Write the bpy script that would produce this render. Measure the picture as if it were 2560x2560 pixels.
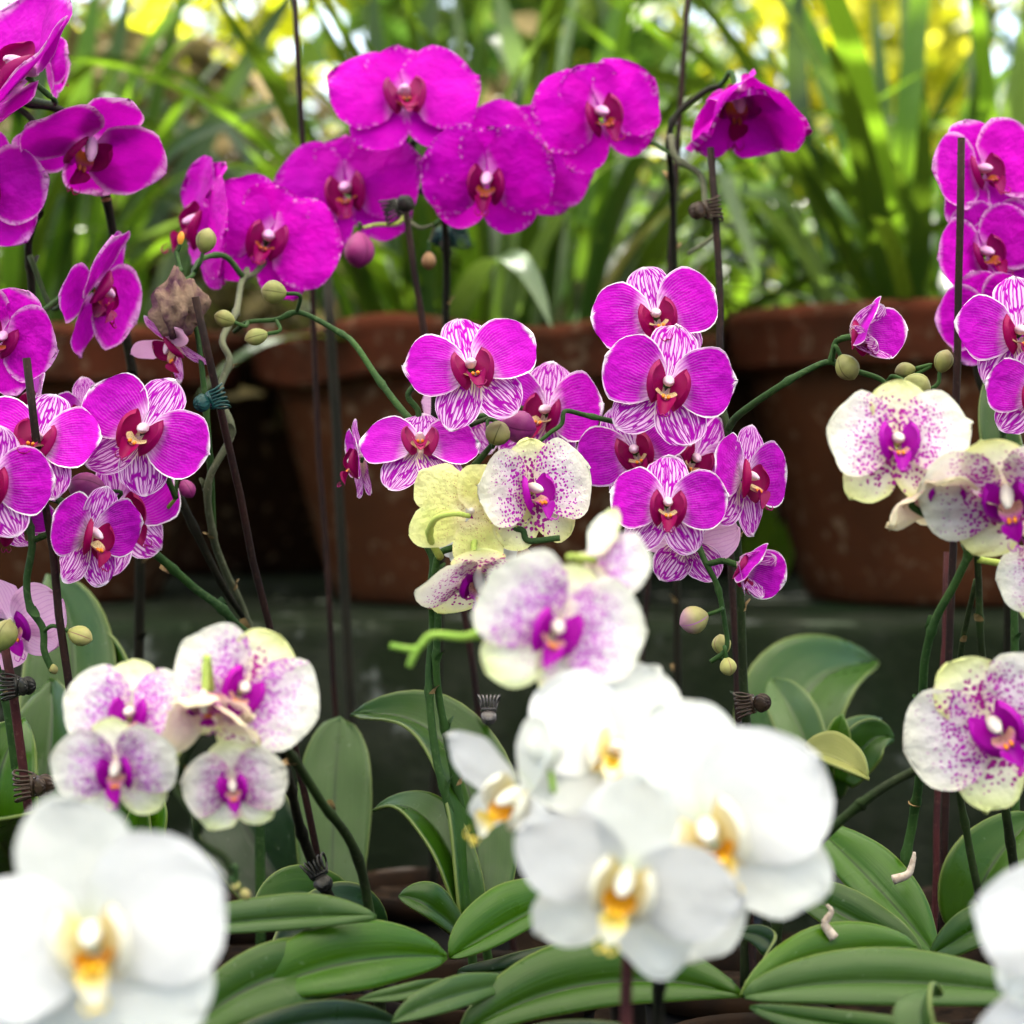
import bpy, math, random
from mathutils import Vector, Matrix, noise
R = math.radians
scene = bpy.context.scene
for o in list(bpy.data.objects): bpy.data.objects.remove(o)
COL = scene.collection

# ------------------------------------------------------------------ camera, sky, sun, exposure
CAM_Z = 0.40
PITCH = -1.07
camd = bpy.data.cameras.new('camera'); cam = bpy.data.objects.new('camera', camd); COL.objects.link(cam)
cam.location = (0, 0, CAM_Z); cam.rotation_euler = (R(90 + PITCH), 0, 0)
camd.sensor_width = 24; camd.lens = 50; camd.clip_start = 0.02; camd.clip_end = 500
camd.dof.use_dof = True; camd.dof.focus_distance = 1.09; camd.dof.aperture_fstop = 4.2
scene.camera = cam
SUN_EL, SUN_AZ = 56, -22          # azimuth from +Y, positive to the right
w = bpy.data.worlds.new('World'); scene.world = w; w.use_nodes = True
wn = w.node_tree; sky = wn.nodes.new('ShaderNodeTexSky'); sky.sky_type = 'NISHITA'; sky.sun_disc = False
sky.sun_elevation = R(SUN_EL); sky.sun_rotation = R(SUN_AZ)
sky.dust_density = 2.5; sky.air_density = 1.0
wn.links.new(sky.outputs[0], wn.nodes['Background'].inputs[0]); wn.nodes['Background'].inputs[1].default_value = 0.08
sl = bpy.data.lights.new('sun', 'SUN'); sun = bpy.data.objects.new('sun', sl); COL.objects.link(sun)
sl.energy = 5.0; sl.angle = R(0.53); sl.color = (1, .95, .86)
sdir = Vector((math.sin(R(SUN_AZ)) * math.cos(R(SUN_EL)), math.cos(R(SUN_AZ)) * math.cos(R(SUN_EL)), math.sin(R(SUN_EL))))
sun.rotation_euler = sdir.to_track_quat('Z', 'Y').to_euler(); sun.location = sdir * 20
vs = scene.view_settings; vs.view_transform = 'Standard'; vs.look = 'None'; vs.gamma = 1; vs.use_curve_mapping = False
vs.exposure = 2.6
cy = scene.cycles
cy.max_bounces = 8; cy.transparent_max_bounces = 8; cy.use_denoising = True; cy.sample_clamp_indirect = 6
scene.render.engine = 'CYCLES'

# ------------------------------------------------------------------ helpers
F = 50 / 24 * 2560
RC = Matrix.Rotation(R(90 + PITCH), 3, 'X')
CAMP = Vector((0, 0, CAM_Z))
def P(px, py, d):
    return CAMP + RC @ Vector(((px - 1280) / F * d, -(py - 1280) / F * d, -d))
rng = random.Random(7)

def empty(name, loc, parent=None):
    o = bpy.data.objects.new(name, None); o.empty_display_size = .02; COL.objects.link(o)
    o.location = loc
    if parent: o.parent = parent
    return o
def tag(o, label=None, cat=None, group=None, kind=None):
    if label: o['label'] = label
    if cat: o['category'] = cat
    if group: o['group'] = group
    if kind: o['kind'] = kind
    return o
class MB:
    def __init__(s): s.v = []; s.f = []; s.uv = []; s.uv2 = []
    def add(s, verts, faces, uv=None, uv2=None):
        n = len(s.v); s.v += [tuple(q) for q in verts]; s.f += [tuple(i + n for i in f) for f in faces]
        s.uv += uv or [(0, 0)] * len(verts); s.uv2 += uv2 or [(0, 0)] * len(verts)
    def grid(s, fn, nu, nv, uvf=None, closed=False):
        vs_, u1, u2 = [], [], []
        for i in range(nu + 1):
            for j in range(nv + 1):
                r = fn(i / nu, j / nv); vs_.append(r[0]); u1.append(r[1]); u2.append(r[2])
        fs = [(i * (nv + 1) + j, (i + 1) * (nv + 1) + j, (i + 1) * (nv + 1) + j + 1, i * (nv + 1) + j + 1) for i in range(nu) for j in range(nv)]
        s.add(vs_, fs, u1, u2)
    def tube(s, pts, rad, n=8, cap=True):
        pts = [Vector(q) for q in pts]; k = len(pts)
        rr = rad if isinstance(rad, (list, tuple)) else [rad] * k
        vs_, u1 = [], []
        ref = Vector((.13, .21, .97)); L = 0
        for i, p in enumerate(pts):
            t = (pts[min(i + 1, k - 1)] - pts[max(i - 1, 0)])
            t = t.normalized() if t.length > 1e-9 else Vector((0, 0, 1))
            if i: L += (p - pts[i - 1]).length
            a = t.cross(ref)
            if a.length < .05: a = t.cross(Vector((1, 0, 0)))
            a.normalize(); b = t.cross(a); ref = b.cross(t) if False else ref
            for j in range(n):
                an = 2 * math.pi * j / n
                vs_.append(p + (a * math.cos(an) + b * math.sin(an)) * rr[i]); u1.append((j / n, L))
        fs = [(i * n + j, i * n + (j + 1) % n, (i + 1) * n + (j + 1) % n, (i + 1) * n + j) for i in range(k - 1) for j in range(n)]
        if cap: fs += [tuple(range(n))[::-1], tuple((k - 1) * n + j for j in range(n))]
        s.add(vs_, fs, u1, None)
    def lathe(s, prof, n=32, c=(0, 0, 0), fn=None):
        vs_ = []; c = Vector(c)
        for i, (r, z) in enumerate(prof):
            for j in range(n):
                an = 2 * math.pi * j / n; rr, zz = (fn(i, an, r, z) if fn else (r, z))
                vs_.append(c + Vector((rr * math.cos(an), rr * math.sin(an), zz)))
        k = len(prof)
        s.add(vs_, [(i * n + j, i * n + (j + 1) % n, (i + 1) * n + (j + 1) % n, (i + 1) * n + j) for i in range(k - 1) for j in range(n)])
    def box(s, c, h, ax=None):
        c = Vector(c); ax = ax or (Vector((1, 0, 0)), Vector((0, 1, 0)), Vector((0, 0, 1)))
        vs_ = [c + ax[0] * h[0] * x + ax[1] * h[1] * y + ax[2] * h[2] * z for x in (-1, 1) for y in (-1, 1) for z in (-1, 1)]
        s.add(vs_, [(0, 1, 3, 2), (4, 6, 7, 5), (0, 4, 5, 1), (2, 3, 7, 6), (0, 2, 6, 4), (1, 5, 7, 3)])
    def mesh(s, name, mat, off=(0, 0, 0), smooth=True):
        me = bpy.data.meshes.new(name); off = Vector(off)
        me.from_pydata([Vector(q) - off for q in s.v], [], s.f)
        for nm, src in (('st', s.uv), ('xy', s.uv2)):
            l = me.uv_layers.new(name=nm); li = [0] * len(me.loops); me.loops.foreach_get('vertex_index', li)
            flat = [0.0] * (2 * len(li))
            for k, i in enumerate(li): flat[2 * k], flat[2 * k + 1] = src[i]
            l.data.foreach_set('uv', flat)
        me.materials.append(mat)
        if smooth: me.polygons.foreach_set('use_smooth', [True] * len(me.polygons))
        me.update(); return me
    def build(s, name, mat, parent=None, off=(0, 0, 0), smooth=True):
        o = bpy.data.objects.new(name, s.mesh(name, mat, off, smooth)); COL.objects.link(o)
        if parent: o.parent = parent
        else: o.location = off
        return o
def catmull(pts, k=8):
    pts = [Vector(q) for q in pts]
    if len(pts) < 3: return [pts[0].lerp(pts[-1], i / k) for i in range(k + 1)]
    ext = [pts[0] * 2 - pts[1]] + pts + [pts[-1] * 2 - pts[-2]]; out = []
    for i in range(1, len(ext) - 2):
        a, b, c, d = ext[i - 1:i + 3]
        for j in range(k):
            t = j / k
            out.append(.5 * ((2 * b) + (c - a) * t + (2 * a - 5 * b + 4 * c - d) * t * t + (3 * b - a - 3 * c + d) * t ** 3))
    out.append(pts[-1]); return out

# ------------------------------------------------------------------ materials
class NT:
    def __init__(s, name):
        s.m = bpy.data.materials.new(name); s.m.use_nodes = True; s.t = s.m.node_tree; s.t.nodes.clear()
        s.out = s.t.nodes.new('ShaderNodeOutputMaterial')
    def n(s, typ, props=None, **ins):
        nd = s.t.nodes.new('ShaderNode' + typ)
        for k, v in (props or {}).items(): setattr(nd, k, v)
        for k, v in ins.items(): s.set(nd, k, v)
        return nd
    def set(s, nd, k, v):
        key = int(k[1:]) if k[0] == 'i' and k[1:].isdigit() else k.replace('_', ' ')
        sock = nd.inputs[key]
        if hasattr(v, 'is_output'): s.t.links.new(v, sock)
        elif isinstance(v, tuple) and len(v) == 3 and sock.type == 'RGBA': sock.default_value = (*v, 1)
        else: sock.default_value = v
    def math(s, op, a, b=0.0, c=None, clamp=False):
        nd = s.n('Math', {'operation': op, 'use_clamp': clamp}, i0=a, i1=b)
        if c is not None: s.set(nd, 'i2', c)
        return nd.outputs[0]
    def mix(s, f, a, b):
        nd = s.n('Mix', {'data_type': 'RGBA'}); s.set(nd, 'i0', f); s.set(nd, 'i6', a); s.set(nd, 'i7', b); return nd.outputs[2]
    def step(s, v, lo, hi, a=0.0, b=1.0):
        return s.n('MapRange', {'interpolation_type': 'SMOOTHSTEP'}, i0=v, i1=lo, i2=hi, i3=a, i4=b).outputs[0]
    def uv(s, nm):
        u = s.n('UVMap', {'uv_map': nm}); sp = s.n('SeparateXYZ', None, i0=u.outputs[0]); return u.outputs[0], sp.outputs[0], sp.outputs[1]
    def noise(s, vec, scale, detail=3, rough=.5, out=0):
        nd = s.n('TexNoise', None, Scale=scale, Detail=detail, Roughness=rough)
        if vec is not None: s.set(nd, 'Vector', vec)
        return nd.outputs[out]
    def rand(s): return s.n('ObjectInfo').outputs['Random']
    def comb(s, x, y, z=0.0): return s.n('CombineXYZ', None, i0=x, i1=y, i2=z).outputs[0]
    def thin(s, col, transl=.35, rough=.5, spec=.25, tcol=None, bump=None, bs=.3, bd=.001):
        hv = s.n('HueSaturation', None, Hue=s.math('MULTIPLY_ADD', s.rand(), .016, .492), Saturation=1.0, Value=s.math('MULTIPLY_ADD', s.rand(), .22, .86), Color=col)
        if hasattr(col, 'is_output'): col = hv.outputs[0]
        b = s.n('BsdfPrincipled', None, Base_Color=col, Roughness=rough); s.set(b, 'Specular IOR Level', spec)
        tr = s.n('BsdfTranslucent', None, Color=tcol if tcol is not None else col)
        if bump is not None:
            bn = s.n('Bump', None, Strength=bs, Distance=bd, Height=bump); s.set(b, 'Normal', bn.outputs[0])
        mx = s.n('MixShader', None, i0=transl, i1=b.outputs[0], i2=tr.outputs[0])
        s.t.links.new(mx.outputs[0], s.out.inputs[0]); return s.m
    def solid(s, col, rough=.6, spec=.3, bump=None, bs=.4, bd=.003, metal=0.0):
        b = s.n('BsdfPrincipled', None, Base_Color=col, Roughness=rough, Metallic=metal); s.set(b, 'Specular IOR Level', spec)
        if bump is not None:
            bn = s.n('Bump', None, Strength=bs, Distance=bd, Height=bump); s.set(b, 'Normal', bn.outputs[0])
        s.t.links.new(b.outputs[0], s.out.inputs[0]); return s.m
MAT = {}
def stripes(k, s, xy, n, amt=.03):
    nz = k.noise(xy, 6, 2); ph = k.math('MULTIPLY_ADD', k.math('SUBTRACT', nz, .5), amt, s)
    return k.math('MULTIPLY_ADD', k.math('SINE', k.math('MULTIPLY', ph, n * 6.2832)), .5, .5)
def edge(k, s, t):
    return k.math('MAXIMUM', k.math('ABSOLUTE', k.math('MULTIPLY_ADD', s, 2.0, -1.0)), t)
def mat_magenta(nm, c1, c2, pale, edgew):
    k = NT(nm); xyv, x, y = k.uv('xy'); _, s, t = k.uv('st')
    f = k.noise(xyv, 2.2, 3); col = k.mix(k.step(f, .3, .7), c1, c2)
    st = stripes(k, s, xyv, 17, .05)
    col = k.mix(k.math('MULTIPLY', k.step(st, .55, 1.0), .05), col, (c2[0] * .55, 0, c2[2] * .6))
    e = edge(k, s, t)
    spark = k.math('MULTIPLY', k.step(e, .86, .99), k.step(k.noise(xyv, 16, 2, .6), .5 - edgew, .72 - edgew))
    col = k.mix(k.math('MULTIPLY', spark, .75), col, pale)
    base = k.step(t, .22, .02); col = k.mix(k.math('MULTIPLY', base, .55), col, pale)
    return k.thin(col, .3, .55, .04, bump=k.math('ADD', k.math('MULTIPLY', st, .012), k.noise(xyv, 3.5, 3)), bs=.25, bd=.02)
MAT['M_petal'] = mat_magenta('deep_magenta_petal', (.5280, .0012, .4480), (.4000, .0008, .3760), (.6880, .3600, .6720), .0)
MAT['L_petal'] = mat_magenta('bright_magenta_petal', (.5610, .0034, .4930), (.4250, .0026, .3910), (.7480, .4250, .7310), .22)
def mat_S_petal(nm='striped_petal', c1=(.48, .002, .47), c2=(.38, .0015, .4), light=(.88, .66, .87)):
    k = NT(nm); xyv, x, y = k.uv('xy'); _, s, t = k.uv('st')
    col = k.mix(k.step(k.noise(xyv, 2.5, 3), .35, .7), c1, c2)
    fine = stripes(k, s, xyv, 24, .035)
    col = k.mix(k.math('MULTIPLY', k.step(fine, .6, 1), k.step(t, .8, .3, .02, .1)), col, light)
    bw = k.math('MULTIPLY', k.step(t, .36, .08), k.step(stripes(k, s, xyv, 13, .06), .25, .8, .55, 1.0))
    col = k.mix(k.math('MULTIPLY', bw, .9), col, light)
    e = k.math('ADD', edge(k, s, t), k.math('MULTIPLY', fine, .035))
    col = k.mix(k.step(e, .955, 1.01), col, (.92, .82, .92))
    return k.thin(col, .3, .55, .04, bump=k.noise(xyv, 3.5, 3), bs=.25, bd=.02)
MAT['S_petal'] = mat_S_petal()
def mat_S_sepal(nm, base, tint, vein, thr=.13):
    k = NT(nm); xyv, x, y = k.uv('xy'); _, s, t = k.uv('st')
    nz = k.math('MULTIPLY_ADD', k.noise(xyv, 5, 2), .08, s)
    vo = k.n('TexVoronoi', {'feature': 'DISTANCE_TO_EDGE'}, Vector=k.comb(k.math('MULTIPLY', nz, 14.0), k.math('MULTIPLY', t, 2.4), k.math('MULTIPLY', k.rand(), 40.0)), Scale=1.0, Randomness=.8)
    v = k.step(vo.outputs[0], thr, thr * .45)
    v2 = k.step(stripes(k, s, xyv, 11, .05), .6, .85)
    v = k.math('MAXIMUM', v, k.math('MULTIPLY', v2, .9))
    col = k.mix(k.step(t, .55, .1), base, tint)
    col = k.mix(k.math('MULTIPLY', v, k.step(t, .03, .22, .45, 1.0)), col, vein)
    col = k.mix(k.step(edge(k, s, t), .93, 1.0), col, (.9, .74, .9))
    return k.thin(col, .3, .55, .04)
MAT['S_dorsal'] = mat_S_sepal('striped_dorsal', (.84, .5, .83), (.88, .7, .88), (.4, .003, .42))
MAT['S_sepal'] = mat_S_sepal('striped_sepal', (.82, .5, .8), (.82, .7, .42), (.36, .003, .36))
def mat_spot(nm, base, tip, spot, dens, scale=20, basetint=(.85, .8, .5), r=.42):
    k = NT(nm); xyv, x, y = k.uv('xy'); _, s, t = k.uv('st')
    wv = k.n('VectorMath', {'operation': 'ADD'}, i0=xyv, i1=k.n('VectorMath', {'operation': 'SCALE'}, i0=k.n('TexNoise', None, Vector=xyv, Scale=9.0).outputs[1], Scale=.05).outputs[0]).outputs[0]
    vo = k.n('TexVoronoi', None, Vector=wv, Scale=float(scale), Randomness=.95)
    nz = k.step(k.noise(xyv, 3.2, 2), .2, .5)
    thr = k.math('MULTIPLY', k.math('MULTIPLY', k.step(t, 1.08, .3), nz), dens)
    thr = k.math('MULTIPLY', thr, r)
    m = k.step(k.math('SUBTRACT', vo.outputs[0], thr), .035, -.035)
    col = k.mix(k.step(edge(k, s, t), .55, 1.0), base, tip)
    col = k.mix(k.step(t, .35, .0), col, basetint)
    wash = k.math('MULTIPLY', k.step(t, .85, .15), .2 * dens); col = k.mix(wash, col, spot)
    col = k.mix(m, col, spot)
    return k.thin(col, .3, .55, .04, bump=k.noise(xyv, 4, 3), bs=.25, bd=.02)
MAT['P_petal'] = mat_spot('spotted_petal', (.74, .69, .71), (.74, .72, .62), (.42, .02, .4), 1.15)
MAT['P_sepal'] = mat_spot('spotted_sepal', (.82, .8, .62), (.74, .76, .34), (.36, .02, .26), 1.3, 14)
MAT['B_petal'] = mat_spot('faint_spotted_petal', (.74, .69, .74), (.74, .74, .66), (.5, .12, .56), 1.3)
MAT['B_sepal'] = mat_spot('faint_spotted_sepal', (.84, .84, .72), (.74, .78, .42), (.56, .2, .5), .7)
MAT['Y_petal'] = mat_spot('yellow_green_petal', (.72, .72, .3), (.78, .76, .36), (.4, .2, .12), .6, 26)
MAT['Y_sepal'] = mat_spot('yellow_green_sepal', (.7, .72, .25), (.76, .76, .34), (.45, .25, .15), .5, 26)
MAT['D_petal'] = mat_spot('wilted_petal', (.78, .62, .55), (.8, .72, .5), (.62, .2, .4), .7, 20, (.7, .35, .2))
MAT['D_sepal'] = MAT['D_petal']
def mat_plain(nm, c1, c2, basec, transl=.3, vein=None):
    k = NT(nm); xyv, x, y = k.uv('xy'); _, s, t = k.uv('st')
    col = k.mix(k.noise(xyv, 2.5, 3), c1, c2); col = k.mix(k.step(t, .3, 0), col, basec)
    st = stripes(k, s, xyv, 12, .06)
    if vein: col = k.mix(k.math('MULTIPLY', k.step(st, .7, 1), .5), col, vein)
    return k.thin(col, transl, .55, .1, bump=k.math('ADD', k.noise(xyv, 3, 3), k.math('MULTIPLY', st, .02)), bs=.12, bd=.02)
MAT['W_petal'] = mat_plain('white_petal', (.7568, .7568, .7740), (.7224, .7224, .7482), (.7224, .7396, .6536))
MAT['W_sepal'] = mat_plain('white_sepal', (.7482, .7568, .7482), (.7138, .7310, .6966), (.6708, .7138, .4816))
MAT['K_petal'] = mat_plain('pale_pink_petal', (.8, .48, .72), (.74, .4, .66), (.8, .6, .78), .4, (.62, .25, .58))
MAT['K_sepal'] = MAT['K_petal']
def mat_lip(nm, c, throat, amt=.5, spot=None):
    k = NT(nm); xyv, x, y = k.uv('xy'); _, s, t = k.uv('st')
    col = k.mix(k.step(t, amt, amt * .3), c, throat)
    if spot:
        v = k.n('TexVoronoi', None, Vector=xyv, Scale=34.0).outputs[0]
        col = k.mix(k.math('MULTIPLY', k.step(v, .34, .22), k.step(t, .75, .4)), col, spot)
    return k.thin(col, .2, .4, .12)
MAT['S_lip'] = mat_lip('crimson_lip', (.2400, .0016, .0720), (.2400, .0016, .0960), .3)
MAT['S_throat'] = mat_lip('speckled_throat', (.26, .002, .08), (.85, .66, .36), .62, (.35, .01, .06))
MAT['M_lip'] = mat_lip('dark_magenta_lip', (.2250, .0008, .0900), (.2700, .0023, .0750), .4)
MAT['M_throat'] = mat_lip('dark_magenta_throat', (.3, .001, .16), (.5, .12, .03), .45)
MAT['P_lip'] = mat_lip('violet_lip', (.3520, .0024, .3360), (.4160, .0400, .4000), .3)
MAT['P_throat'] = mat_lip('violet_throat', (.55, .02, .52), (.75, .42, .3), .5, (.4, .01, .2))
MAT['W_lip'] = mat_lip('white_lip', (.84, .82, .7), (.8, .6, .12), .8)
MAT['W_throat'] = mat_lip('yellow_throat', (.8, .6, .2), (.6, .25, .005), .75, (.5, .05, .01))
def mat_simple(nm, c1, c2, scale=200, rough=.5, spec=.3, bs=.2, obj=True, detail=4):
    k = NT(nm); co = k.n('TexCoord').outputs['Object']
    nz = k.noise(co, scale, detail); return k.solid(k.mix(k.step(nz, .35, .65), c1, c2), rough, spec, nz, bs, .002)
MAT['S_col'] = mat_simple('pink_column', (.6120, .4464, .5472), (.5760, .3600, .5040), 150)
MAT['M_col'] = mat_simple('magenta_column', (.5600, .2100, .5040), (.5880, .3500, .5460), 150)
MAT['P_col'] = mat_simple('cream_column', (.5848, .5440, .4896), (.5712, .4760, .4488), 150)
MAT['W_col'] = mat_simple('white_column', (.7480, .7395, .6800), (.7140, .7140, .6290), 150)
MAT['callus'] = mat_simple('orange_callus', (.8, .3, .01), (.45, .07, .01), 320)
MAT['callus_dark'] = mat_simple('rusty_callus', (.3, .06, .01), (.22, .02, .02), 320)
MAT['callus_yellow'] = mat_simple('yellow_callus', (.85, .58, .01), (.7, .3, .01), 250)
MAT['anther'] = mat_simple('dark_anther', (.1, .005, .04), (.2, .01, .08), 250)
def mat_stem(nm, c1, c2, c3):
    k = NT(nm); co = k.n('TexCoord').outputs['Object']
    col = k.mix(k.step(k.noise(co, 28, 3), .38, .62), c1, c2)
    col = k.mix(k.math('MULTIPLY', k.step(k.noise(co, 420, 2), .55, .7), .5), col, c3)
    return k.solid(col, .6, .1, k.noise(co, 300, 3), .25, .001)
MAT['stem_green'] = mat_stem('green_stem', (.0289, .0682, .0158), (.0184, .0447, .0132), (.0577, .0997, .0367))
MAT['stem_dark'] = mat_stem('dark_stem', (.0140, .0196, .0084), (.0196, .0350, .0098), (.0420, .0490, .0245))
MAT['stem_black'] = mat_stem('blackish_stem', (.0072, .0072, .0048), (.0120, .0108, .0072), (.0240, .0210, .0150))
MAT['stem_grey'] = mat_stem('grey_stem', (.1050, .1120, .0700), (.0630, .0700, .0420), (.1680, .1680, .1190))
MAT['stem_lime'] = mat_stem('lime_stem', (.2, .34, .05), (.14, .27, .04), (.3, .42, .1))
MAT['stem_yellow'] = mat_stem('yellow_green_stem', (.36, .42, .1), (.26, .36, .07), (.42, .46, .16))
MAT['bract'] = mat_stem('dry_bract', (.3, .19, .09), (.18, .12, .05), (.4, .3, .18))
MAT['stake'] = mat_stem('brown_stake', (.018, .007, .006), (.01, .005, .005), (.035, .018, .015))
MAT['stake_red'] = mat_stem('maroon_stake', (.05, .012, .014), (.035, .01, .012), (.09, .04, .035))
MAT['clip_black'] = mat_simple('black_clip_plastic', (.012, .011, .01), (.02, .018, .016), 300, .35, .22)
MAT['clip_brown'] = mat_simple('brown_clip_plastic', (.04, .024, .016), (.028, .016, .012), 300, .35, .22)
MAT['clip_teal'] = mat_simple('teal_clip_plastic', (.006, .045, .045), (.004, .03, .03), 300, .35, .22)
MAT['clip_clear'] = mat_simple('grey_clip_plastic', (.06, .05, .05), (.1, .085, .08), 300, .25, .6)
def mat_bud(nm, c, tipc, seam):
    k = NT(nm); _, s, t = k.uv('st'); xyv, _, _ = k.uv('xy')
    st = k.math('ABSOLUTE', k.math('SINE', k.math('MULTIPLY', s, 3 * 3.14159)))
    col = k.mix(k.step(t, .35, 1.0), c, tipc)
    co = k.n('TexCoord').outputs['Object']
    col = k.mix(k.math('MULTIPLY', k.step(k.noise(co, 130, 3), .45, .7), .5), col, (c[0] * .55, c[1] * .5, c[2] * .6))
    col = k.mix(k.step(st, .14, .02), col, seam)
    return k.thin(col, .15, .5, .3, bump=k.noise(co, 150, 3), bs=.3, bd=.002)
MAT['bud_olive'] = mat_bud('olive_bud', (.2250, .2325, .0675), (.2550, .2250, .0900), (.0900, .0825, .0225))
MAT['bud_yellow'] = mat_bud('yellow_bud', (.3680, .3520, .1120), (.4000, .3520, .1440), (.2400, .1120, .0800))
MAT['bud_mauve'] = mat_bud('mauve_streaked_bud', (.36, .33, .13), (.45, .22, .34), (.45, .15, .4))
MAT['bud_purple'] = mat_bud('purple_bud', (.2940, .0350, .1820), (.2100, .0140, .1400), (.1400, .0070, .0840))
MAT['bud_brown'] = mat_bud('dried_bud', (.3, .17, .08), (.16, .08, .03), (.1, .05, .02))
MAT['bud_orange'] = mat_bud('orange_bud', (.75, .3, .04), (.7, .22, .02), (.5, .15, .02))
MAT['bud_white'] = mat_bud('white_bud', (.85, .86, .8), (.84, .84, .68), (.75, .75, .55))
k = NT('shrivelled_flower'); co = k.n('TexCoord').outputs['Object']; nz = k.noise(co, 55, 4, .6)
MAT['shrivel'] = k.solid(k.mix(k.step(nz, .35, .62), (.05, .015, .035), (.2, .13, .095)), .8, .15, nz, .9, .006)
def mat_leaf(nm, c1, c2, rib, gloss=.27, yellow=0.0, transl=.16):
    k = NT(nm); xyv, x, y = k.uv('xy'); _, s, t = k.uv('st')
    co = k.n('TexCoord').outputs['Object']; rd = k.rand()
    col = k.mix(k.step(k.math('ADD', k.noise(co, 9, 3), k.math('MULTIPLY_ADD', rd, .5, -.25)), .25, .75), c1, c2)
    fine = k.noise(k.comb(k.math('MULTIPLY', s, 60.0), k.math('MULTIPLY', t, 3.0), rd), 1.0, 3)
    col = k.mix(k.math('MULTIPLY', k.step(fine, .4, .7), .28), col, (c2[0] * 1.5, c2[1] * 1.35, c2[2] * 1.8))
    mr = k.math('ABSOLUTE', k.math('MULTIPLY_ADD', s, 2.0, -1.0))
    col = k.mix(k.step(mr, .06, .01), col, rib)
    col = k.mix(k.math('MULTIPLY', k.step(mr, .94, 1.0), .6), col, (.16, .2, .05))
    dust = k.math('MULTIPLY', k.step(k.noise(co, 240, 2),   .68, .78), .16); col = k.mix(dust, col, (.3, .38, .25))
    if yellow: col = k.mix(k.math('MULTIPLY', k.step(k.noise(co, 22, 3), .55, .75), yellow), col, (.3, .26, .07))
    rg = k.step(k.noise(co, 60, 3), .3, .7, gloss, gloss + .16)
    b = k.n('BsdfPrincipled', None, Base_Color=col, Roughness=rg); k.set(b, 'Specular IOR Level', .28)
    bn = k.n('Bump', None, Strength=.2, Distance=.001, Height=k.math('ADD', fine, k.noise(co, 40, 3))); k.set(b, 'Normal', bn.outputs[0])
    tr = k.n('BsdfTranslucent', None, Color=k.mix(.5, col, (.25, .42, .02)))
    mx = k.n('MixShader', None, i0=transl, i1=b.outputs[0], i2=tr.outputs[0]); k.t.links.new(mx.outputs[0], k.out.inputs[0]); return k.m
MAT['leaf'] = mat_leaf('orchid_leaf', (.0133, .0468, .0016), (.0234, .0663, .0031), (.0062, .0234, .0016))
MAT['leaf_pale'] = mat_leaf('pale_orchid_leaf', (.0255, .0638, .0102), (.0382, .0850, .0153), (.0119, .0340, .0051))
MAT['leaf_bright'] = mat_leaf('bright_orchid_leaf', (.0238, .0808, .0008), (.0382, .1020, .0017), (.0085, .0340, .0008))
MAT['leaf_dark'] = mat_leaf('dark_orchid_leaf', (.0036, .0168, .0030), (.0060, .0240, .0036), (.0024, .0108, .0018))
MAT['leaf_yellow'] = mat_leaf('yellowing_orchid_leaf', (.1400, .1750, .0350), (.1820, .1960, .0490), (.0980, .1120, .0280), .45, .6)
MAT['strap'] = mat_leaf('strap_leaf', (.0210, .0700, .0042), (.0420, .1120, .0070), (.0350, .0840, .0070), .3, 0, .35)
MAT['strap_pale'] = mat_leaf('pale_strap_leaf', (.0600, .1020, .0450), (.0780, .1200, .0540), (.0540, .0900, .0360), .3, 0, .3)
MAT['strap_dark'] = mat_leaf('dark_strap_leaf', (.0048, .0216, .0030), (.0108, .0360, .0042), (.0090, .0240, .0060), .3, 0, .14)
MAT['strap_dry'] = mat_leaf('dry_strap_leaf', (.3, .2, .09), (.42, .32, .17), (.2, .12, .05), .6, 0, .3)
MAT['strap_lime'] = mat_leaf('lime_leaf', (.16, .32, .01), (.24, .4, .02), (.12, .25, .01), .4, 0, .4)
def mat_fol(nm, cols, transl):
    k = NT(nm); _, s, t = k.uv('xy'); v = k.n('TexNoise', None, Scale=1.7)
    cr = k.n('ValToRGB', None, i0=s); cr.color_ramp.elements[0].color = (*cols[0], 1); cr.color_ramp.elements[1].color = (*cols[-1], 1)
    for i, c in enumerate(cols[1:-1]): e = cr.color_ramp.elements.new((i + 1) / (len(cols) - 1)); e.color = (*c, 1)
    return k.thin(cr.outputs[0], transl, .5, .15)
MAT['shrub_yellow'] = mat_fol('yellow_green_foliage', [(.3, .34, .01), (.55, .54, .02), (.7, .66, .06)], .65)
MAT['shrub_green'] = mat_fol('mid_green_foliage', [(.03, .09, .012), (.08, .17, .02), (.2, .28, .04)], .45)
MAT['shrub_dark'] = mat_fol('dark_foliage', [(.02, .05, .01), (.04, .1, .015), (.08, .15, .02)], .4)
MAT['litter'] = mat_fol('dry_litter', [(.06, .05, .02), (.14, .12, .045), (.3, .24, .11)], .3)
def mat_terracotta(nm, c1, c2, stain):
    k = NT(nm); co = k.n('TexCoord').outputs['Object']; z = k.n('SeparateXYZ', None, i0=co).outputs[2]
    st = k.comb(k.math('MULTIPLY', k.n('SeparateXYZ', None, i0=co).outputs[0], 1.0), k.n('SeparateXYZ', None, i0=co).outputs[1], k.math('MULTIPLY', z, .35))
    col = k.mix(k.step(k.noise(co, 7, 5, .6), .3, .7), c1, c2)
    col = k.mix(k.math('MULTIPLY', k.step(k.noise(st, 9, 5, .65), .5, .75), .7), col, stain)
    col = k.mix(k.math('MULTIPLY', k.step(k.noise(co, 60, 4), .56, .7), .4), col, (.2, .15, .1))
    nz = k.noise(co, 90, 4); return k.solid(col, .9, .04, nz, .35, .004)
MAT['terra'] = mat_terracotta('weathered_terracotta', (.0575, .0196, .0086), (.0374, .0143, .0068), (.0230, .0172, .0104))
MAT['terra_rim'] = mat_terracotta('terracotta_rim', (.0960, .0252, .0132), (.0480, .0168, .0090), (.0210, .0150, .0096))
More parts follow.
